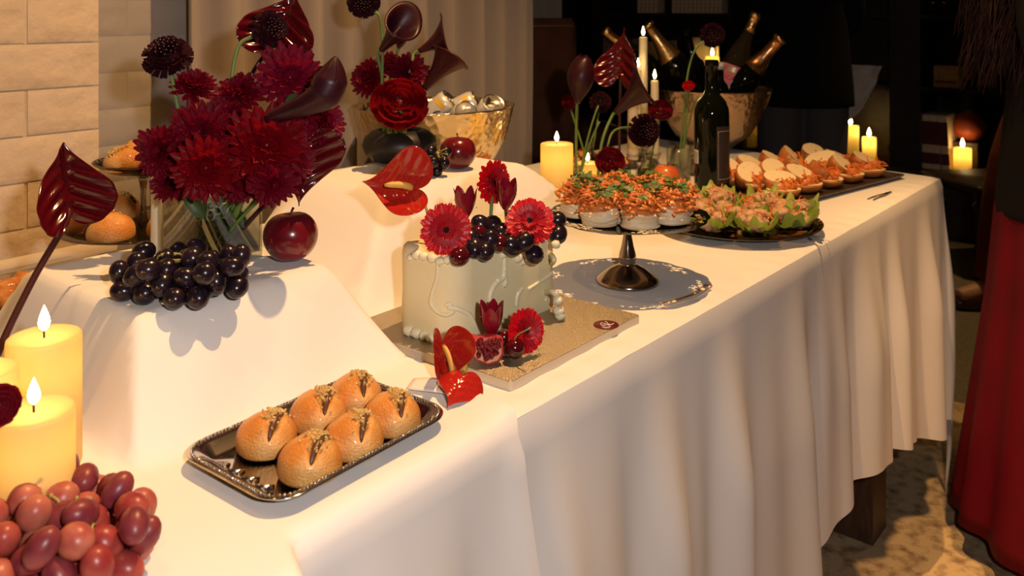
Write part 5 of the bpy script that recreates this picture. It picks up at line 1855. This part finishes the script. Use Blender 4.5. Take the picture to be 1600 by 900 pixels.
def text_mesh(s, size, m, name='lettering', depth=0.0002):
    cu = bpy.data.curves.new('t', 'FONT'); cu.body = s; cu.size = size; cu.align_x = 'CENTER'; cu.align_y = 'CENTER'; cu.extrude = depth
    o = bpy.data.objects.new('t', cu); COL.objects.link(o)
    dg = bpy.context.evaluated_depsgraph_get()
    me = bpy.data.meshes.new_from_object(o.evaluated_get(dg))
    bpy.data.objects.remove(o); bpy.data.curves.remove(cu)
    me.name = name; me.materials.clear(); me.materials.append(m)
    return me
def wrap_text(me, r, z0, a0):
    """bend flat lettering (x along, y up) around a cylinder of radius r whose axis is z"""
    for v in me.vertices:
        x, y, z = v.co
        a = a0 + x / r
        v.co = ((r + .0003 + z) * math.sin(a), -(r + .0003 + z) * math.cos(a), z0 + y)
    return me
def arc_patch(r, z0, z1, a0, a1, n=14):
    g = G()
    g.grid(lambda a, b: ((r) * math.sin(a0 + (a1 - a0) * a), -(r) * math.cos(a0 + (a1 - a0) * a), z0 + (z1 - z0) * b), n, 2)
    return g
CANR, CANH = 0.027, 0.088
g = G(); g.lathe([(CANR * .75, 0), (CANR * .92, .004), (CANR, .010), (CANR, CANH - .012), (CANR * .86, CANH - .002)], 30); CAN_B = g.mesh('can_body', M['can'])
g = G(); g.lathe([(CANR * .86, CANH - .002), (CANR * .885, CANH), (CANR * .85, CANH + .0008), (CANR * .80, CANH - .003), (.001, CANH - .0035)], 30); CAN_L = g.mesh('can_lid', M['alu'])
g = G(); g.tube([(-.004, -.004, CANH - .0022), (.006, -.005, CANH - .0022), (.012, 0, CANH - .0022), (.006, .005, CANH - .0022), (-.004, .004, CANH - .0022), (-.004, -.004, CANH - .0022)], .0011, 6)
g.ell((-.009, 0, CANH - .003), (.007, .006, .0008), 14, 4); CAN_T = g.mesh('ring_pull', M['alu'])
def can(px, py, d, axis, roll, label, digit):
    p = PD(px, py, d)
    ax = Vector(axis).normalized()
    t = thing('drink_can', label, 'can', p - ax * CANH * .9)
    q = aimq(ax); c_ = q.inverted() @ tocam(p)
    q = aimq(ax, math.atan2(c_.x, -c_.y) + roll)
    b = part('can_body', CAN_B, None, t, q=q)
    part('can_lid', CAN_L, None, t, q=q); part('ring_pull', CAN_T, None, t, q=q)
    part('label_band', arc_patch(CANR + .0003, .018, .030, -1.0, 1.0), M['label_yellow'], b)
    part('label_patch', arc_patch(CANR + .0003, .062, .074, -.8, .3), M['label_yellow'], b)
    part('digit', wrap_text(text_mesh(digit, .030, M['label_black'], 'digit'), CANR, .047, .15), None, b)
    part('dark_band', arc_patch(CANR + .0004, .010, .016, -.6, .6), M['label_black'], b)
    return t
DC = dB
can(769, 165, DC - .06, (.30, -.55, .62), .2, 'white can with its lid turned up at the right of the ice bowl', '5')
can(700, 158, DC + .02, (.62, -.1, .62), -.1, 'white can lying with a large black digit beside the ranunculus', '6')
can(739, 160, DC + .04, (.85, .0, .42), -.1, 'white and yellow can lying tilted behind the upright can', '5')
can(727, 176, DC - .08, (.25, -.75, .35), 1.4, 'silver can end half sunk in the ice at the bowl rim', '6')
can(712, 160, DC + .09, (.1, .0, 1), 1.4, 'white can standing at the back of the ice bowl', '6')
can(588, 172, DC - .02, (-.5, -.3, .5), 1.4, 'white can half hidden by the ranunculus in the ice bowl', '5')

# ================================================================ WINE BOTTLE AND ICE BOWL OF BOTTLES
def bottle_g(r, h, kind='bordeaux'):
    if kind == 'bordeaux':
        pr = [(r * .3, .006), (r * .9, .0), (r, .006), (r, h * .60), (r * .96, h * .645), (r * .78, h * .70), (r * .48, h * .745), (r * .38, h * .78), (r * .36, h * .95), (r * .41, h * .955), (r * .41, h * .985), (r * .36, h), (r * .22, h), (r * .22, h * .97)]
    else:
        pr = [(r * .3, .006), (r * .9, .0), (r, .006), (r, h * .46), (r * .95, h * .53), (r * .80, h * .62), (r * .58, h * .70), (r * .42, h * .78), (r * .36, h * .86), (r * .35, h * .95), (r * .42, h * .955), (r * .42, h * .985), (r * .36, h), (r * .2, h)]
    g = G(); g.lathe(pr, 36); return g, pr
wp = at_d(1112, 1.886, ZT2)
wb_ = thing('wine_bottle', 'dark wine bottle with a black label standing behind the lettuce plate', 'bottle', wp, 0)
WR_, WH_ = 27 / F * 1.886, 0.288
g, _ = bottle_g(WR_, WH_); part('glass_body', g, M['bottle'], wb_)
lb = part('label', arc_patch(WR_ + .0004, .030, .150, .05, 1.9, 20), M['label_dark'], wb_)
g = G()
def arcp(r, z, a): return (r * math.sin(a), -r * math.cos(a), z)
rl_ = WR_ + .0007
g.tube([arcp(rl_, .040, .15 + i * .1) for i in range(16)], .0004, 4)
g.tube([arcp(rl_, .140, .15 + i * .1) for i in range(16)], .0004, 4)
g.tube([arcp(rl_, .040 + i * .0125, .15) for i in range(9)], .0004, 4)
part('label_border', g, M['label_line'], lb)
bk = part('barcode_label', arc_patch(WR_ + .0004, .070, .098, -1.55, -1.05, 8), M['label_white'], wb_)
g = G()
for i in range(7): g.join(arc_patch(WR_ + .0007, .072 + i * .0035, .0735 + i * .0035, -1.5, -1.1, 6))
part('barcode_lines', g, M['label_black'], bk)

dI = 2.50
iw = at_d(1112, dI, ZT2)
ib = thing('ice_bowl', 'hammered copper toned bowl of bottles at the far table corner', 'bowl', iw)
IR, IH = 91 / F * dI, ztop(137, dI) - ZT2
prof = [(.040, .0), (.052, .003), (.055, .006), (IR * .62, .040), (IR * .84, .095), (IR * .96, .145), (IR, IH - .003), (IR * 1.01, IH), (IR * .985, IH), (IR * .94, .145), (IR * .82, .098), (IR * .60, .045), (.05, .012), (.001, .010)]
g = G(); g.lathe(prof, 52); part('bowl', g, M['hammer2'], ib)
ic2 = thing('ice_heap', 'heap of ice cubes around the bottles in the copper toned bowl', 'ice', iw + Vector((0, 0, .09)))
g = G()
for i in range(50):
    a = rr.uniform(0, 6.28); q = .115 * math.sqrt(rr.random())
    b = G(); b.bbox((0, 0, 0), (.024, .022, .020), .004)
    g.join(b, Matrix.Translation((q * math.cos(a), q * math.sin(a), rr.uniform(0, .03))) @ rot(rr.random() * 6, rr.random() * 6, rr.random() * 6))
part('ice_cubes', g, M['ice'], ic2, smooth=False)['kind'] = 'stuff'
def leaning(px, py, d, foot, label, r, h, kind, gm, foil=None, foilfrac=.70, labels=None, cap=None, roll=0.0, name='wine_bottle', text=None):
    """mouth at the pixel; foot is the offset of the bottle's foot from the bowl centre"""
    top = PD(px, py, d)
    ax = top - (iw + Vector(foot)); ax.normalize()
    base = top - ax * h
    t = thing(name, label, 'bottle', base)
    q = aimq(ax); c_ = q.inverted() @ tocam(top)
    q = aimq(ax, math.atan2(c_.x, -c_.y) + roll)
    g, pr = bottle_g(r, h, kind)
    b = part('glass_body', g, gm, t, q=q)
    if foil:
        g = G(); pp = [(x + .0007, z) for (x, z) in pr if z >= h * foilfrac - .001]
        x0 = interp(h * foilfrac, [z for (_, z) in pr[2:-2]], [x for (x, _) in pr[2:-2]])
        g.lathe([(x0 + .0007, h * foilfrac)] + pp[:-2] + [(.001, h + .0008)], 28)
        part('foil', g, foil, b)
    if cap:
        g = G(); g.lathe([(r * .46, h * .93), (r * .46, h + .002), (r * .40, h + .004), (.001, h + .004)], 24); part('cap', g, cap, b)
    for (nm, z0, z1, a0, a1, m) in (labels or []):
        part(nm, arc_patch(r + .0004 + (.0003 if nm != 'label' else 0), z0, z1, a0, a1, 14), m, b)
    if text:
        part('label_lettering', wrap_text(text_mesh(text, .016, M['label_red'], 'label_lettering'), r + .0006, .100, -.1), None, b)
    return t
leaning(1182, 20, dI - .01, (-.02, -.02, .035), 'pale rose wine bottle with a pink label leaning in the copper bowl', .037, .30, 'burgundy', M['bottleclear'], M['goldfoil'], .80,
        [('label', .062, .137, -1.0, 1.0, M['label_pink']), ('label_emblem', .118, .132, -.45, .25, M['label_gold']), ('label_foot', .066, .078, -1.0, 1.0, M['label_white']), ('label_edge', .062, .0655, -1.0, 1.0, M['label_red'])], text='SCA')
leaning(1222, 57, dI - .06, (-.05, .02, .030), 'champagne bottle with copper foil neck leaning far right in the bowl', .043, .31, 'burgundy', M['bottle'], M['goldfoil2'], .62)
leaning(1010, 35, dI + .02, (.04, .03, .03), 'champagne bottle with pale gold foil behind the tallest taper', .043, .31, 'burgundy', M['bottle'], M['goldfoil'], .60)
leaning(944, 47, dI + .05, (.05, .06, .03), 'wine bottle with a gold capsule leaning left out of the bowl', .036, .30, 'bordeaux', M['bottle'], M['goldfoil'], .74)
leaning(1072, 48, dI + .06, (.01, .06, .03), 'slim dark wine bottle upright at the back of the copper bowl', .034, .31, 'bordeaux', M['bottle'])
leaning(1126, 100, dI - .09, (.01, -.05, .045), 'short bottle with a round white cap behind the dark wine bottle', .024, .19, 'bordeaux', M['bottle'], None, .7, None, M['label_white'])
# grapes and small glass beside the bottle on the cloth
bunch('grape_bunch', 'few red grapes half hidden behind the dark wine bottle', at_d(1134, 1.99, ZT2), 0.3, 8, .020, .016, .0095, 1.1, M['redgrape'], 31, stem=False)
t = thing('tumbler', 'short glass of iced red drink behind the orange apple', 'glass', at_d(1082, 2.12, ZT2))
g = G(); g.lathe([(.026, .0005), (.028, .003), (.030, .075), (.0285, .075), (.0265, .008), (.0005, .007)], 28); part('glass_body', g, M['glass'], t)
g = G(); g.lathe([(.0255, .0085), (.027, .045), (.0005, .045)], 24); part('drink', g, mat('red_drink', (.22, .04, .03), .1, spec=.6), t)

# spoon lying behind the riser
A1, B1 = PZ(95, 429, ZT1 + .003), PZ(188, 408, ZT1 + .003)
t = thing('teaspoon', 'slim metal spoon lying on the cloth under the brick wall', 'spoon', A1)
d_ = B1 - A1
g = G(); g.tube([d_ * .12, d_ * .6 + Vector((0, 0, .002)), d_], [.0014, .0012, .0022], 6); part('handle', g, M['silver'], t)
g = G(); g.ell(d_ * .06, (.012, .007, .002), 14, 6, M=rot(z=math.atan2(d_.y, d_.x))); part('spoon_bowl', g, M['silver'], t)
# folded napkin under the red anthurium
g = G()
nb = PZ(680, 606, ZT1 + .004)
g.grid(lambda a, b: ((a - .5) * .055, (b - .5) * .022, .0012 + .003 * math.sin(a * PI) * (b > .5) + .0015 * b), 10, 4)
o = solo('paper_napkin', g, M['greycloth'], 'folded grey paper napkin under the red anthurium', 'napkin', nb, Euler((0, 0, -.25)))
o.modifiers.new('t', 'SOLIDIFY').thickness = .001

# ================================================================ BOOKCASE CONTENTS
def bku(px, u):
    return UV(PU(px, 100, u))
def book(px, w_px, h, z, label, group=None, m='book', bands=None, tilt=0.0, u=UB + 0.10, dep=.17):
    q = PU(px, 100, u); th = w_px / F * q.y
    t = thing('book', label, 'book', (q.x, q.y, z), ANG + PI / 2, group)     # local x runs along v
    g = G(); g.bbox((0, -dep / 2, h / 2), (th * .94, dep, h), .003); e = Euler((0, tilt, 0))
    part('cover', g, M[m], t, q=e, smooth=False)
    g = G(); g.box((0, -dep / 2, h / 2), (th * .80, dep * .98, h * 1.004)); 
    for (z0, z1, mm) in (bands or []):
        g = G(); g.box((0, -.0 + .0008, h * (z0 + z1) / 2), (th * .95, .0018, h * (z1 - z0))); part('spine_band', g, M[mm], t, q=e, smooth=False)
    return t
# four cream volumes with maroon bands (their spines face the room)
for k, px in enumerate((1437, 1450, 1463, 1478)):
    book(px, 13, .275, ZL, ['cream book with maroon bands against the bookcase upright', 'second maroon-banded cream book from the bookcase upright', 'third maroon-banded cream book from the bookcase upright', 'leaning maroon-banded cream book beside the ledge candle'][k], 'banded books on the ledge', bands=[(.10, .30, 'bookmaroon'), (.45, .88, 'bookmaroon')], tilt=(.0, .01, .03, .06)[k])
q = PU(1481, 120, UB + .15)
t = thing('small_box', 'small cream printed box on the shelf above the banded books', 'box', (q.x, q.y, ZS1), ANG + PI / 2)
g = G(); g.bbox((0, 0, .055), (.118, .08, .11), .004); b = part('carton', g, M['boxlabel'], t, smooth=False)
g = G(); g.box((0, .041, .03), (.10, .001, .012)); part('printed_line', g, M['print'], b, smooth=False)
for k in range(3):
    q = PU(1440 + k * 17, 5, UB + .16)
    t = thing('small_jar', 'small dark jar with a shiny lid on the upper shelf', 'jar', (q.x, q.y, ZS2), 0, 'jars on the upper shelf')
    g = G(); g.lathe([(.018, 0), (.02, .004), (.02, .045), (.014, .052)], 18); part('jar_body', g, M['bottle'], t)
    g = G(); g.lathe([(.0165, .052), (.0165, .064), (.001, .065)], 18); part('lid', g, M['silver'], t)
for k in range(12):
    px = 1052 + k * 6.6
    q = PU(px, 5, UB + .11)
    book(px, 6.2, .11 + .02 * ((k * 7) % 3), ZS2, 'small paperback in the lit row on the shelf above the ice bowl', 'small paperbacks on the high shelf', 'boxlabel', dep=.10)
for k in range(5):
    book(998 + k * 6.4, 6.0, .12, ZS2, 'small paperback in the dim row left on the high shelf', 'dim paperbacks on the high shelf', 'boxlabel', dep=.10)
for k in range(9):
    book(942 + k * 8.2, 7.6, .21 - .02 * ((k * 5) % 3), ZS1, 'worn brown volume in the row behind the leaning bottle', 'brown volumes behind the bottles', 'magazine', dep=.14)
q = PU(1042, 90, UB + .12)
t = thing('magazine', 'magazine leaning on the shelf behind the champagne foil', 'magazine', (q.x, q.y, ZS1), ANG + PI / 2)
g = G(); g.bbox((0, 0, .10), (.13, .008, .20), .002); b = part('cover', g, M['magazine'], t, q=Euler((.12, .06, 0)), smooth=False)
g = G(); g.box((-.02, .0045, .15), (.05, .001, .04)); part('cover_picture', g, M['label_red'], b, smooth=False)
# open book behind the shelf candle
q = PU(1108, 80, UB + .24)
t = thing('open_book', 'open book standing upright behind the shelf candle', 'book', (q.x, q.y, ZS1), ANG + PI / 2)
for s in (-1, 1):
    g = G(); g.grid(lambda a, b, s=s: (s * .085 * a, .055 * a - .012 * math.sin(a * PI) , .006 + .215 * b), 10, 2)
    o = part('page_block', g, M['page'], t); o.modifiers.new('t', 'SOLIDIFY').thickness = .008
# round red-orange vase on a dark box on the ledge
q = PU(1514, 200, UB + .26)
g = G(); g.bbox((0, 0, .07), (.16, .12, .14), .004)
solo('wooden_box', g, M['darkwood'], 'dark wooden box under the round red vase', 'box', (q.x, q.y, ZL), Euler((0, 0, ANG)), smooth=False)
t = thing('round_vase', 'round red orange vase glowing behind the ledge candle', 'vase', (q.x, q.y, ZL + .1405))
g = G(); g.lathe([(.03, 0), (.055, .012), (.078, .05), (.080, .075), (.068, .115), (.040, .140), (.020, .148), (.018, .156), (.014, .156), (.012, .146), (.001, .14)], 32); part('vase_body', g, M['orange'], t)
# lantern frame around the ledge candles
q = PU(1183, 100, UB + .16); 
t = thing('lantern', 'dark square lantern frame around the ledge candles', 'lantern', (q.x, q.y, ZL), ANG)
for sx in (-1, 1):
    for sy in (-1, 1):
        g = G(); g.box((sx * .075, sy * .105, .13), (.012, .012, .24)); part('post', g, M['darkwood'], t, smooth=False)
g = G(); g.box((0, 0, .2565), (.17, .23, .013)); part('roof', g, M['darkwood'], t, smooth=False)
g = G(); g.box((0, 0, .005), (.17, .23, .009)); part('floor_plate', g, M['darkwood'], t, (0, 0, .0002), smooth=False)
for o in list(bpy.data.objects):
    if o.get('label', '').startswith('pillar candle on the ledge'):
        o.location.z += .0098
# pale fabric hanging from the shelf beside the person
q = PU(1330, 140, UB - .02)
g = G()
def fab(a, b):
    y = (a - .5) * .27 * (1 - .25 * b)
    z = -.02 - .27 * b * (1 - .45 * abs(a - .35) + .10 * math.sin(a * 9))
    x = .03 * math.sin(a * 11 + 2 * b) * (.3 + b) - .13 * b * b + .03 * nz((a * 4, b * 4, 2))
    return (x, y + .05 * (b - .4), z)
g.grid(fab, 30, 24)
o = solo('hanging_fabric', g, M['greycloth'], 'pale grey fabric hanging from the shelf above two candles', 'fabric', (q.x, q.y, ZS1 + .125), Euler((0, 0, ANG)))
o.modifiers.new('t', 'SOLIDIFY').thickness = .003
g = G(); g.tube([(0, -.12, 0), (0, .12, 0)], .008, 8)

# ================================================================ LEATHER CHAIR
chp = at_d(822, 2.95, 0)
ch = thing('leather_armchair', 'brown leather armchair with a high back behind the table', 'armchair', chp, 0.25)
def cushion(name, c, s, b, m='leather', q=None):
    g = rr_loft([(.012, -s[2] / 2), (.0, -s[2] / 2 + b), (.0, s[2] / 2 - b), (.012, s[2] / 2)], s[0] / 2, s[1] / 2, min(.04, min(s[0], s[1]) * .4), 5)
    g.f.append(tuple(range(4 * 6 - 1, -1, -1)))
    return part(name, g, M[m], ch, c, q)
cushion('seat', (0, 0, .44), (.52, .52, .12), .02)
bkq = Euler((-.12, 0, 0))
bk_ = cushion('backrest', (0, .27, .80), (.54, .09, .62), .025, q=bkq)
g = G(); g.tube([(-.25, -.047, .28), (.25, -.047, .28)], .0022, 5); part('top_seam', g, M['strap'], bk_)
for s in (-1, 1):
    a = cushion('arm', (s * .29, .02, .62), (.07, .54, .24), .02)
    g = G(); g.tube([(s * .003, -.24, .135), (s * .003, .24, .135)], .004, 6); part('strap', g, M['strap'], a)
for sx in (-1, 1):
    for sy in (-1, 1):
        g = G(); g.lathe([(.016, 0), (.02, .37)], 12); part('leg', g, M['darkwood'], ch, (sx * .22, sy * .22, 0))

# stool with turned legs by the bookcase
sp2 = PZ(1516, 436, 0) + Vector((.17, .17, 0))
sto = thing('turned_leg_stool', 'dark wooden stool with turned legs before the bookcase', 'stool', sp2, .15)
tl_ = [(a_, b_ * .86) for (a_, b_) in [(.012, 0), (.02, .01), (.022, .03), (.013, .045), (.030, .075), (.034, .10), (.026, .13), (.014, .145), (.024, .160), (.014, .175), (.018, .2), (.017, .33), (.026, .345), (.030, .36), (.026, .375), (.016, .385), (.02, .40), (.02, .43)]]
g = G(); g.lathe(tl_, 16); LGm = g.mesh('leg', M['darkwood'])
for sx in (-1, 1):
    for sy in (-1, 1):
        link('leg', LGm, sto, (sx * .165, sy * .165, 0))
g = rr_loft([(.004, .369), (0, .375), (0, .394), (.006, .40)], .20, .20, .02, 4); part('stool_top', g, M['darkwood'], sto)

# ================================================================ PEOPLE
def limb(g, pts, rs, n=14, flat=1.0):
    g.tube(smoothpath([Vector(p) for p in pts], 4), [interp(i, [k * 4 for k in range(len(pts))], rs) for i in range((len(pts) - 1) * 4 + 1)], n, True, flat)
def torso(g, rings, n=24):
    vs = []; fs = []
    for (z, a, b, cy) in rings:
        for i in range(n):
            t = 2 * PI * i / n
            vs.append((a * math.cos(t), cy + b * math.sin(t), z))
    for k in range(len(rings) - 1):
        for i in range(n):
            j = (i + 1) % n
            fs.append((k * n + i, k * n + j, (k + 1) * n + j, (k + 1) * n + i))
    fs.append(tuple(range(n - 1, -1, -1))); fs.append(tuple((len(rings) - 1) * n + i for i in range(n)))
    g.add(vs, fs)
def remesh(o, vox, sm=4):
    m = o.modifiers.new('remesh', 'REMESH'); m.mode = 'VOXEL'; m.voxel_size = vox; m.use_smooth_shade = True
    s = o.modifiers.new('smooth', 'SMOOTH'); s.factor = .5; s.iterations = sm
def hand(g, w, d, side, down=Vector((0, 0, -1))):
    """palm, four fingers and a thumb hanging from the wrist w"""
    w = Vector(w)
    f = Vector((0, -1, 0))
    g.tube([w, w + down * .04, w + down * .085], [.024, .030, .030], 12, True, .45)
    for k, (off, L) in enumerate(((-.026, .068), (-.009, .078), (.009, .072), (.026, .056))):
        b = w + down * .082 + f * (-off)
        g.tube([b, b + down * L * .5 + Vector((-side * .004, 0, 0)), b + down * L * .85 + Vector((-side * .014, 0, 0)), b + down * L + Vector((-side * .022, 0, 0))], [.0092, .0086, .0078, .006], 8)
    b = w + down * .030 + f * .022
    g.tube([b, b + down * .025 + f * .022, b + down * .055 + f * .030], [.011, .0095, .007], 8)
def head(g, c, r=.098):
    c = Vector(c)
    g.ell(c, (.074, .093, .112), 24, 18, fn=lambda q, s: Vector((q.x * (1 - .22 * max(0, -s.z) ** 1.5), q.y * (1 - .08 * max(0, -s.z)) - .008 * max(0, -s.z), q.z)))
    g.ell(c + Vector((0, -.093, -.012)), (.012, .020, .024), 10, 8)       # nose
    g.ell(c + Vector((0, -.085, -.078)), (.026, .018, .020), 10, 8)       # chin
    for s in (-1, 1):
        g.ell(c + Vector((s * .076, .006, -.008)), (.008, .018, .030), 8, 8)   # ears
def person(label, loc, rz, h=1.68, garments=None, hair='hairdark', hairlen=0.0, pose=None):
    t = thing('person', label, 'person', loc, rz)
    S = h / 1.68
    pz = pose or {}
    la = pz.get('la', ((.175, 0, 1.37), (.225, .03, 1.10), (.235, -.05, .86)))
    ra = pz.get('ra', ((-.175, 0, 1.37), (-.225, .03, 1.10), (-.235, -.05, .86)))
    ll = pz.get('ll', ((.085, 0, .90), (.092, -.015, .50), (.095, .015, .085)))
    rl2 = pz.get('rl', ((-.085, 0, .90), (-.092, -.015, .50), (-.095, .015, .085)))
    body = G()
    rings = [(.84, .12, .09, 0), (.90, .165, .115, .01), (.97, .165, .115, .01), (1.06, .13, .095, 0), (1.16, .135, .098, 0), (1.27, .160, .108, .0), (1.35, .165, .095, .005), (1.40, .12, .07, .01), (1.43, .06, .055, .015)]
    torso(body, rings)
    limb(body, [(0, .015, 1.40), (0, .008, 1.46), (0, 0, 1.53)], [.056, .05, .052])
    head(body, (0, -.005, 1.575))
    for (a, s) in ((la, 1), (ra, -1)):
        limb(body, a, [.052, .040, .026]); hand(body, a[2], 1, s)
    for a in (ll, rl2):
        limb(body, a, [.088, .058, .038])
        limb(body, [a[2], Vector(a[2]) + Vector((0, -.05, -.035)), Vector(a[2]) + Vector((0, -.15, -.055))], [.038, .036, .028])
    o = part('body', body, M['skin'], t, scale=S); remesh(o, .0075, 3)
    for s in (-1, 1):
        g = G(); g.ell((s * .030, -.083, 1.590), (.013, .008, .008), 10, 8); e = part('eye', g, M['eye'], t, scale=S)
        g = G(); g.ell((s * .030, -.0905, 1.590), (.005, .002, .005), 8, 6); part('iris', g, M['iris'], e)
    g = G(); g.ell((0, -.094, 1.528), (.022, .006, .007), 12, 6); part('mouth', g, M['lip'], t, scale=S)
    # hair cap plus length
    g = G()
    g.ell((0, .014, 1.600), (.086, .098, .104), 24, 16, fn=lambda q, s: Vector((q.x, max(q.y, -.062) if s.z < .35 else q.y, q.z)))
    if hairlen > 0:
        rr = random.Random(4)
        g.ell((0, .10, 1.60 - hairlen * .5), (.150, .10, hairlen * .58), 20, 14)
        for k in range(800):
            a = PI * ((k * .618) % 1.0) * 1.5 - PI * .25
            x, y = .088 * math.cos(a), .02 + .085 * math.sin(a)
            L = hairlen * rr.uniform(.75, 1.05); rr_s = rr.uniform(.2, .95)
            pts = [Vector((x * .8, y * .9, 1.65)), Vector((x * 1.05, y * 1.05, 1.56))]
            for j in range(1, 7):
                f = j / 6
                pts.append(Vector((x * (1.15 + rr_s * f) + .018 * math.sin(f * 9 + k * 1.3), y * (1.1 + .6 * rr_s * f) + .05 * f + .016 * math.cos(f * 8 + k), 1.56 - L * f)))
            g.tube(smoothpath(pts, 3), [.0028 * (1 - .6 * (i / 21) ** 2) for i in range(22)], 4)
    part('hair', g, M[hair], t, scale=S)
    for fn in (garments or []):
        fn(t, S, dict(la=la, ra=ra, ll=ll, rl=rl2))
    return t
def trousers(m):
    def f(t, S, P):
        g = G(); torso(g, [(.86, .13, .10, 0), (.89, .172, .120, .01), (.93, .160, .112, .01)])
        for a in (P['ll'], P['rl']): limb(g, [Vector(a[0]) + Vector((0, 0, .03)), a[1], a[2]], [.102, .082, .072])
        o = part('trousers', g, M[m], t, scale=S); remesh(o, .011, 3)
    return f
def top(m, z0=.92, wide=1.0, sleeve=1.0):
    def f(t, S, P):
        g = G(); torso(g, [(z0, .190 * wide, .140 * wide, .005), (z0 + .07, .186 * wide, .136 * wide, .005), (1.06, .168 * wide, .125, 0), (1.18, .168, .122, 0), (1.29, .185, .128, 0), (1.36, .185, .112, .005), (1.41, .135, .085, .012), (1.435, .075, .068, .015)])
        for a in (P['la'], P['ra']):
            e = Vector(a[1]).lerp(Vector(a[2]), .92)
            limb(g, [a[0], a[1], e], [.070, .056, .044])
        o = part('top', g, M[m], t, scale=S); remesh(o, .011, 3)
    return f
def shoes(m):
    def f(t, S, P):
        for a in (P['ll'], P['rl']):
            a = Vector(a[2])
            g = G()
            torso(g, [(.0, .036, .10, 0), (.012, .042, .122, 0), (.03, .043, .122, .0), (.05, .040, .105, .01), (.075, .036, .06, .045), (.10, .040, .045, .055)], 20)
            part('shoe', g, M[m], t, Vector((a.x, a.y - .055, 0)) * S, scale=S)
    return f
def skirt(m, zt=1.0, zh=.045):
    def f(t, S, P):
        g = G()
        def fn(a, b):
            th = a * 2 * PI
            z = zt + (zh - zt) * b
            r = interp(b, [0, .15, .5, 1.0], [.145, .185, .205, .265])
            ry = interp(b, [0, .15, .5, 1.0], [.11, .14, .17, .235])
            k = 1 + .045 * b * math.sin(9 * th + 2 * math.sin(3 * th)) + .02 * b * math.sin(17 * th)
            return (r * k * math.cos(th), ry * k * math.sin(th), z - .02 * b * math.sin(2 * th))
        g.grid(fn, 120, 30, wrapu=True)
        o = part('skirt', g, M[m], t, scale=S); o.modifiers.new('t', 'SOLIDIFY').thickness = .004
    return f
# person in black beyond the table end
person('person in a black top and grey trousers standing beyond the bread platter', at_d(1254, 3.55, 0), 2.95, 1.66, [top('black_cloth', .77, 1.06), trousers('greytrousers'), shoes('jacket')], pose=dict(la=((.165, 0, 1.37), (.185, -.06, 1.10), (.07, -.26, 1.02)), ra=((-.165, 0, 1.37), (-.185, -.06, 1.10), (-.07, -.26, 1.0))))
# woman in red at the right edge
person('person in a long red skirt and black jacket with long auburn hair', at_d(1690, 1.86, 0.007), 0.9, 1.70, [top('jacket', .70, 1.10), skirt('reddress'), shoes('shoe')], 'hairred', .58)
# another guest behind, mostly hidden
person('person in rust trousers and brown shoes standing behind the red skirt', at_d(1690, 3.34, 0), -1.45, 1.75, [top('jacket', .82, .95), trousers('rust'), shoes('shoe')], pose=dict(la=((.165, 0, 1.37), (.19, .02, 1.10), (.12, -.10, .95)), ra=((-.165, 0, 1.37), (-.19, .02, 1.10), (-.12, -.10, .95)), ll=((.085, 0, .90), (.095, -.03, .50), (.10, .08, .10)), rl=((-.085, 0, .90), (-.09, -.20, .54), (-.09, -.27, .10))))
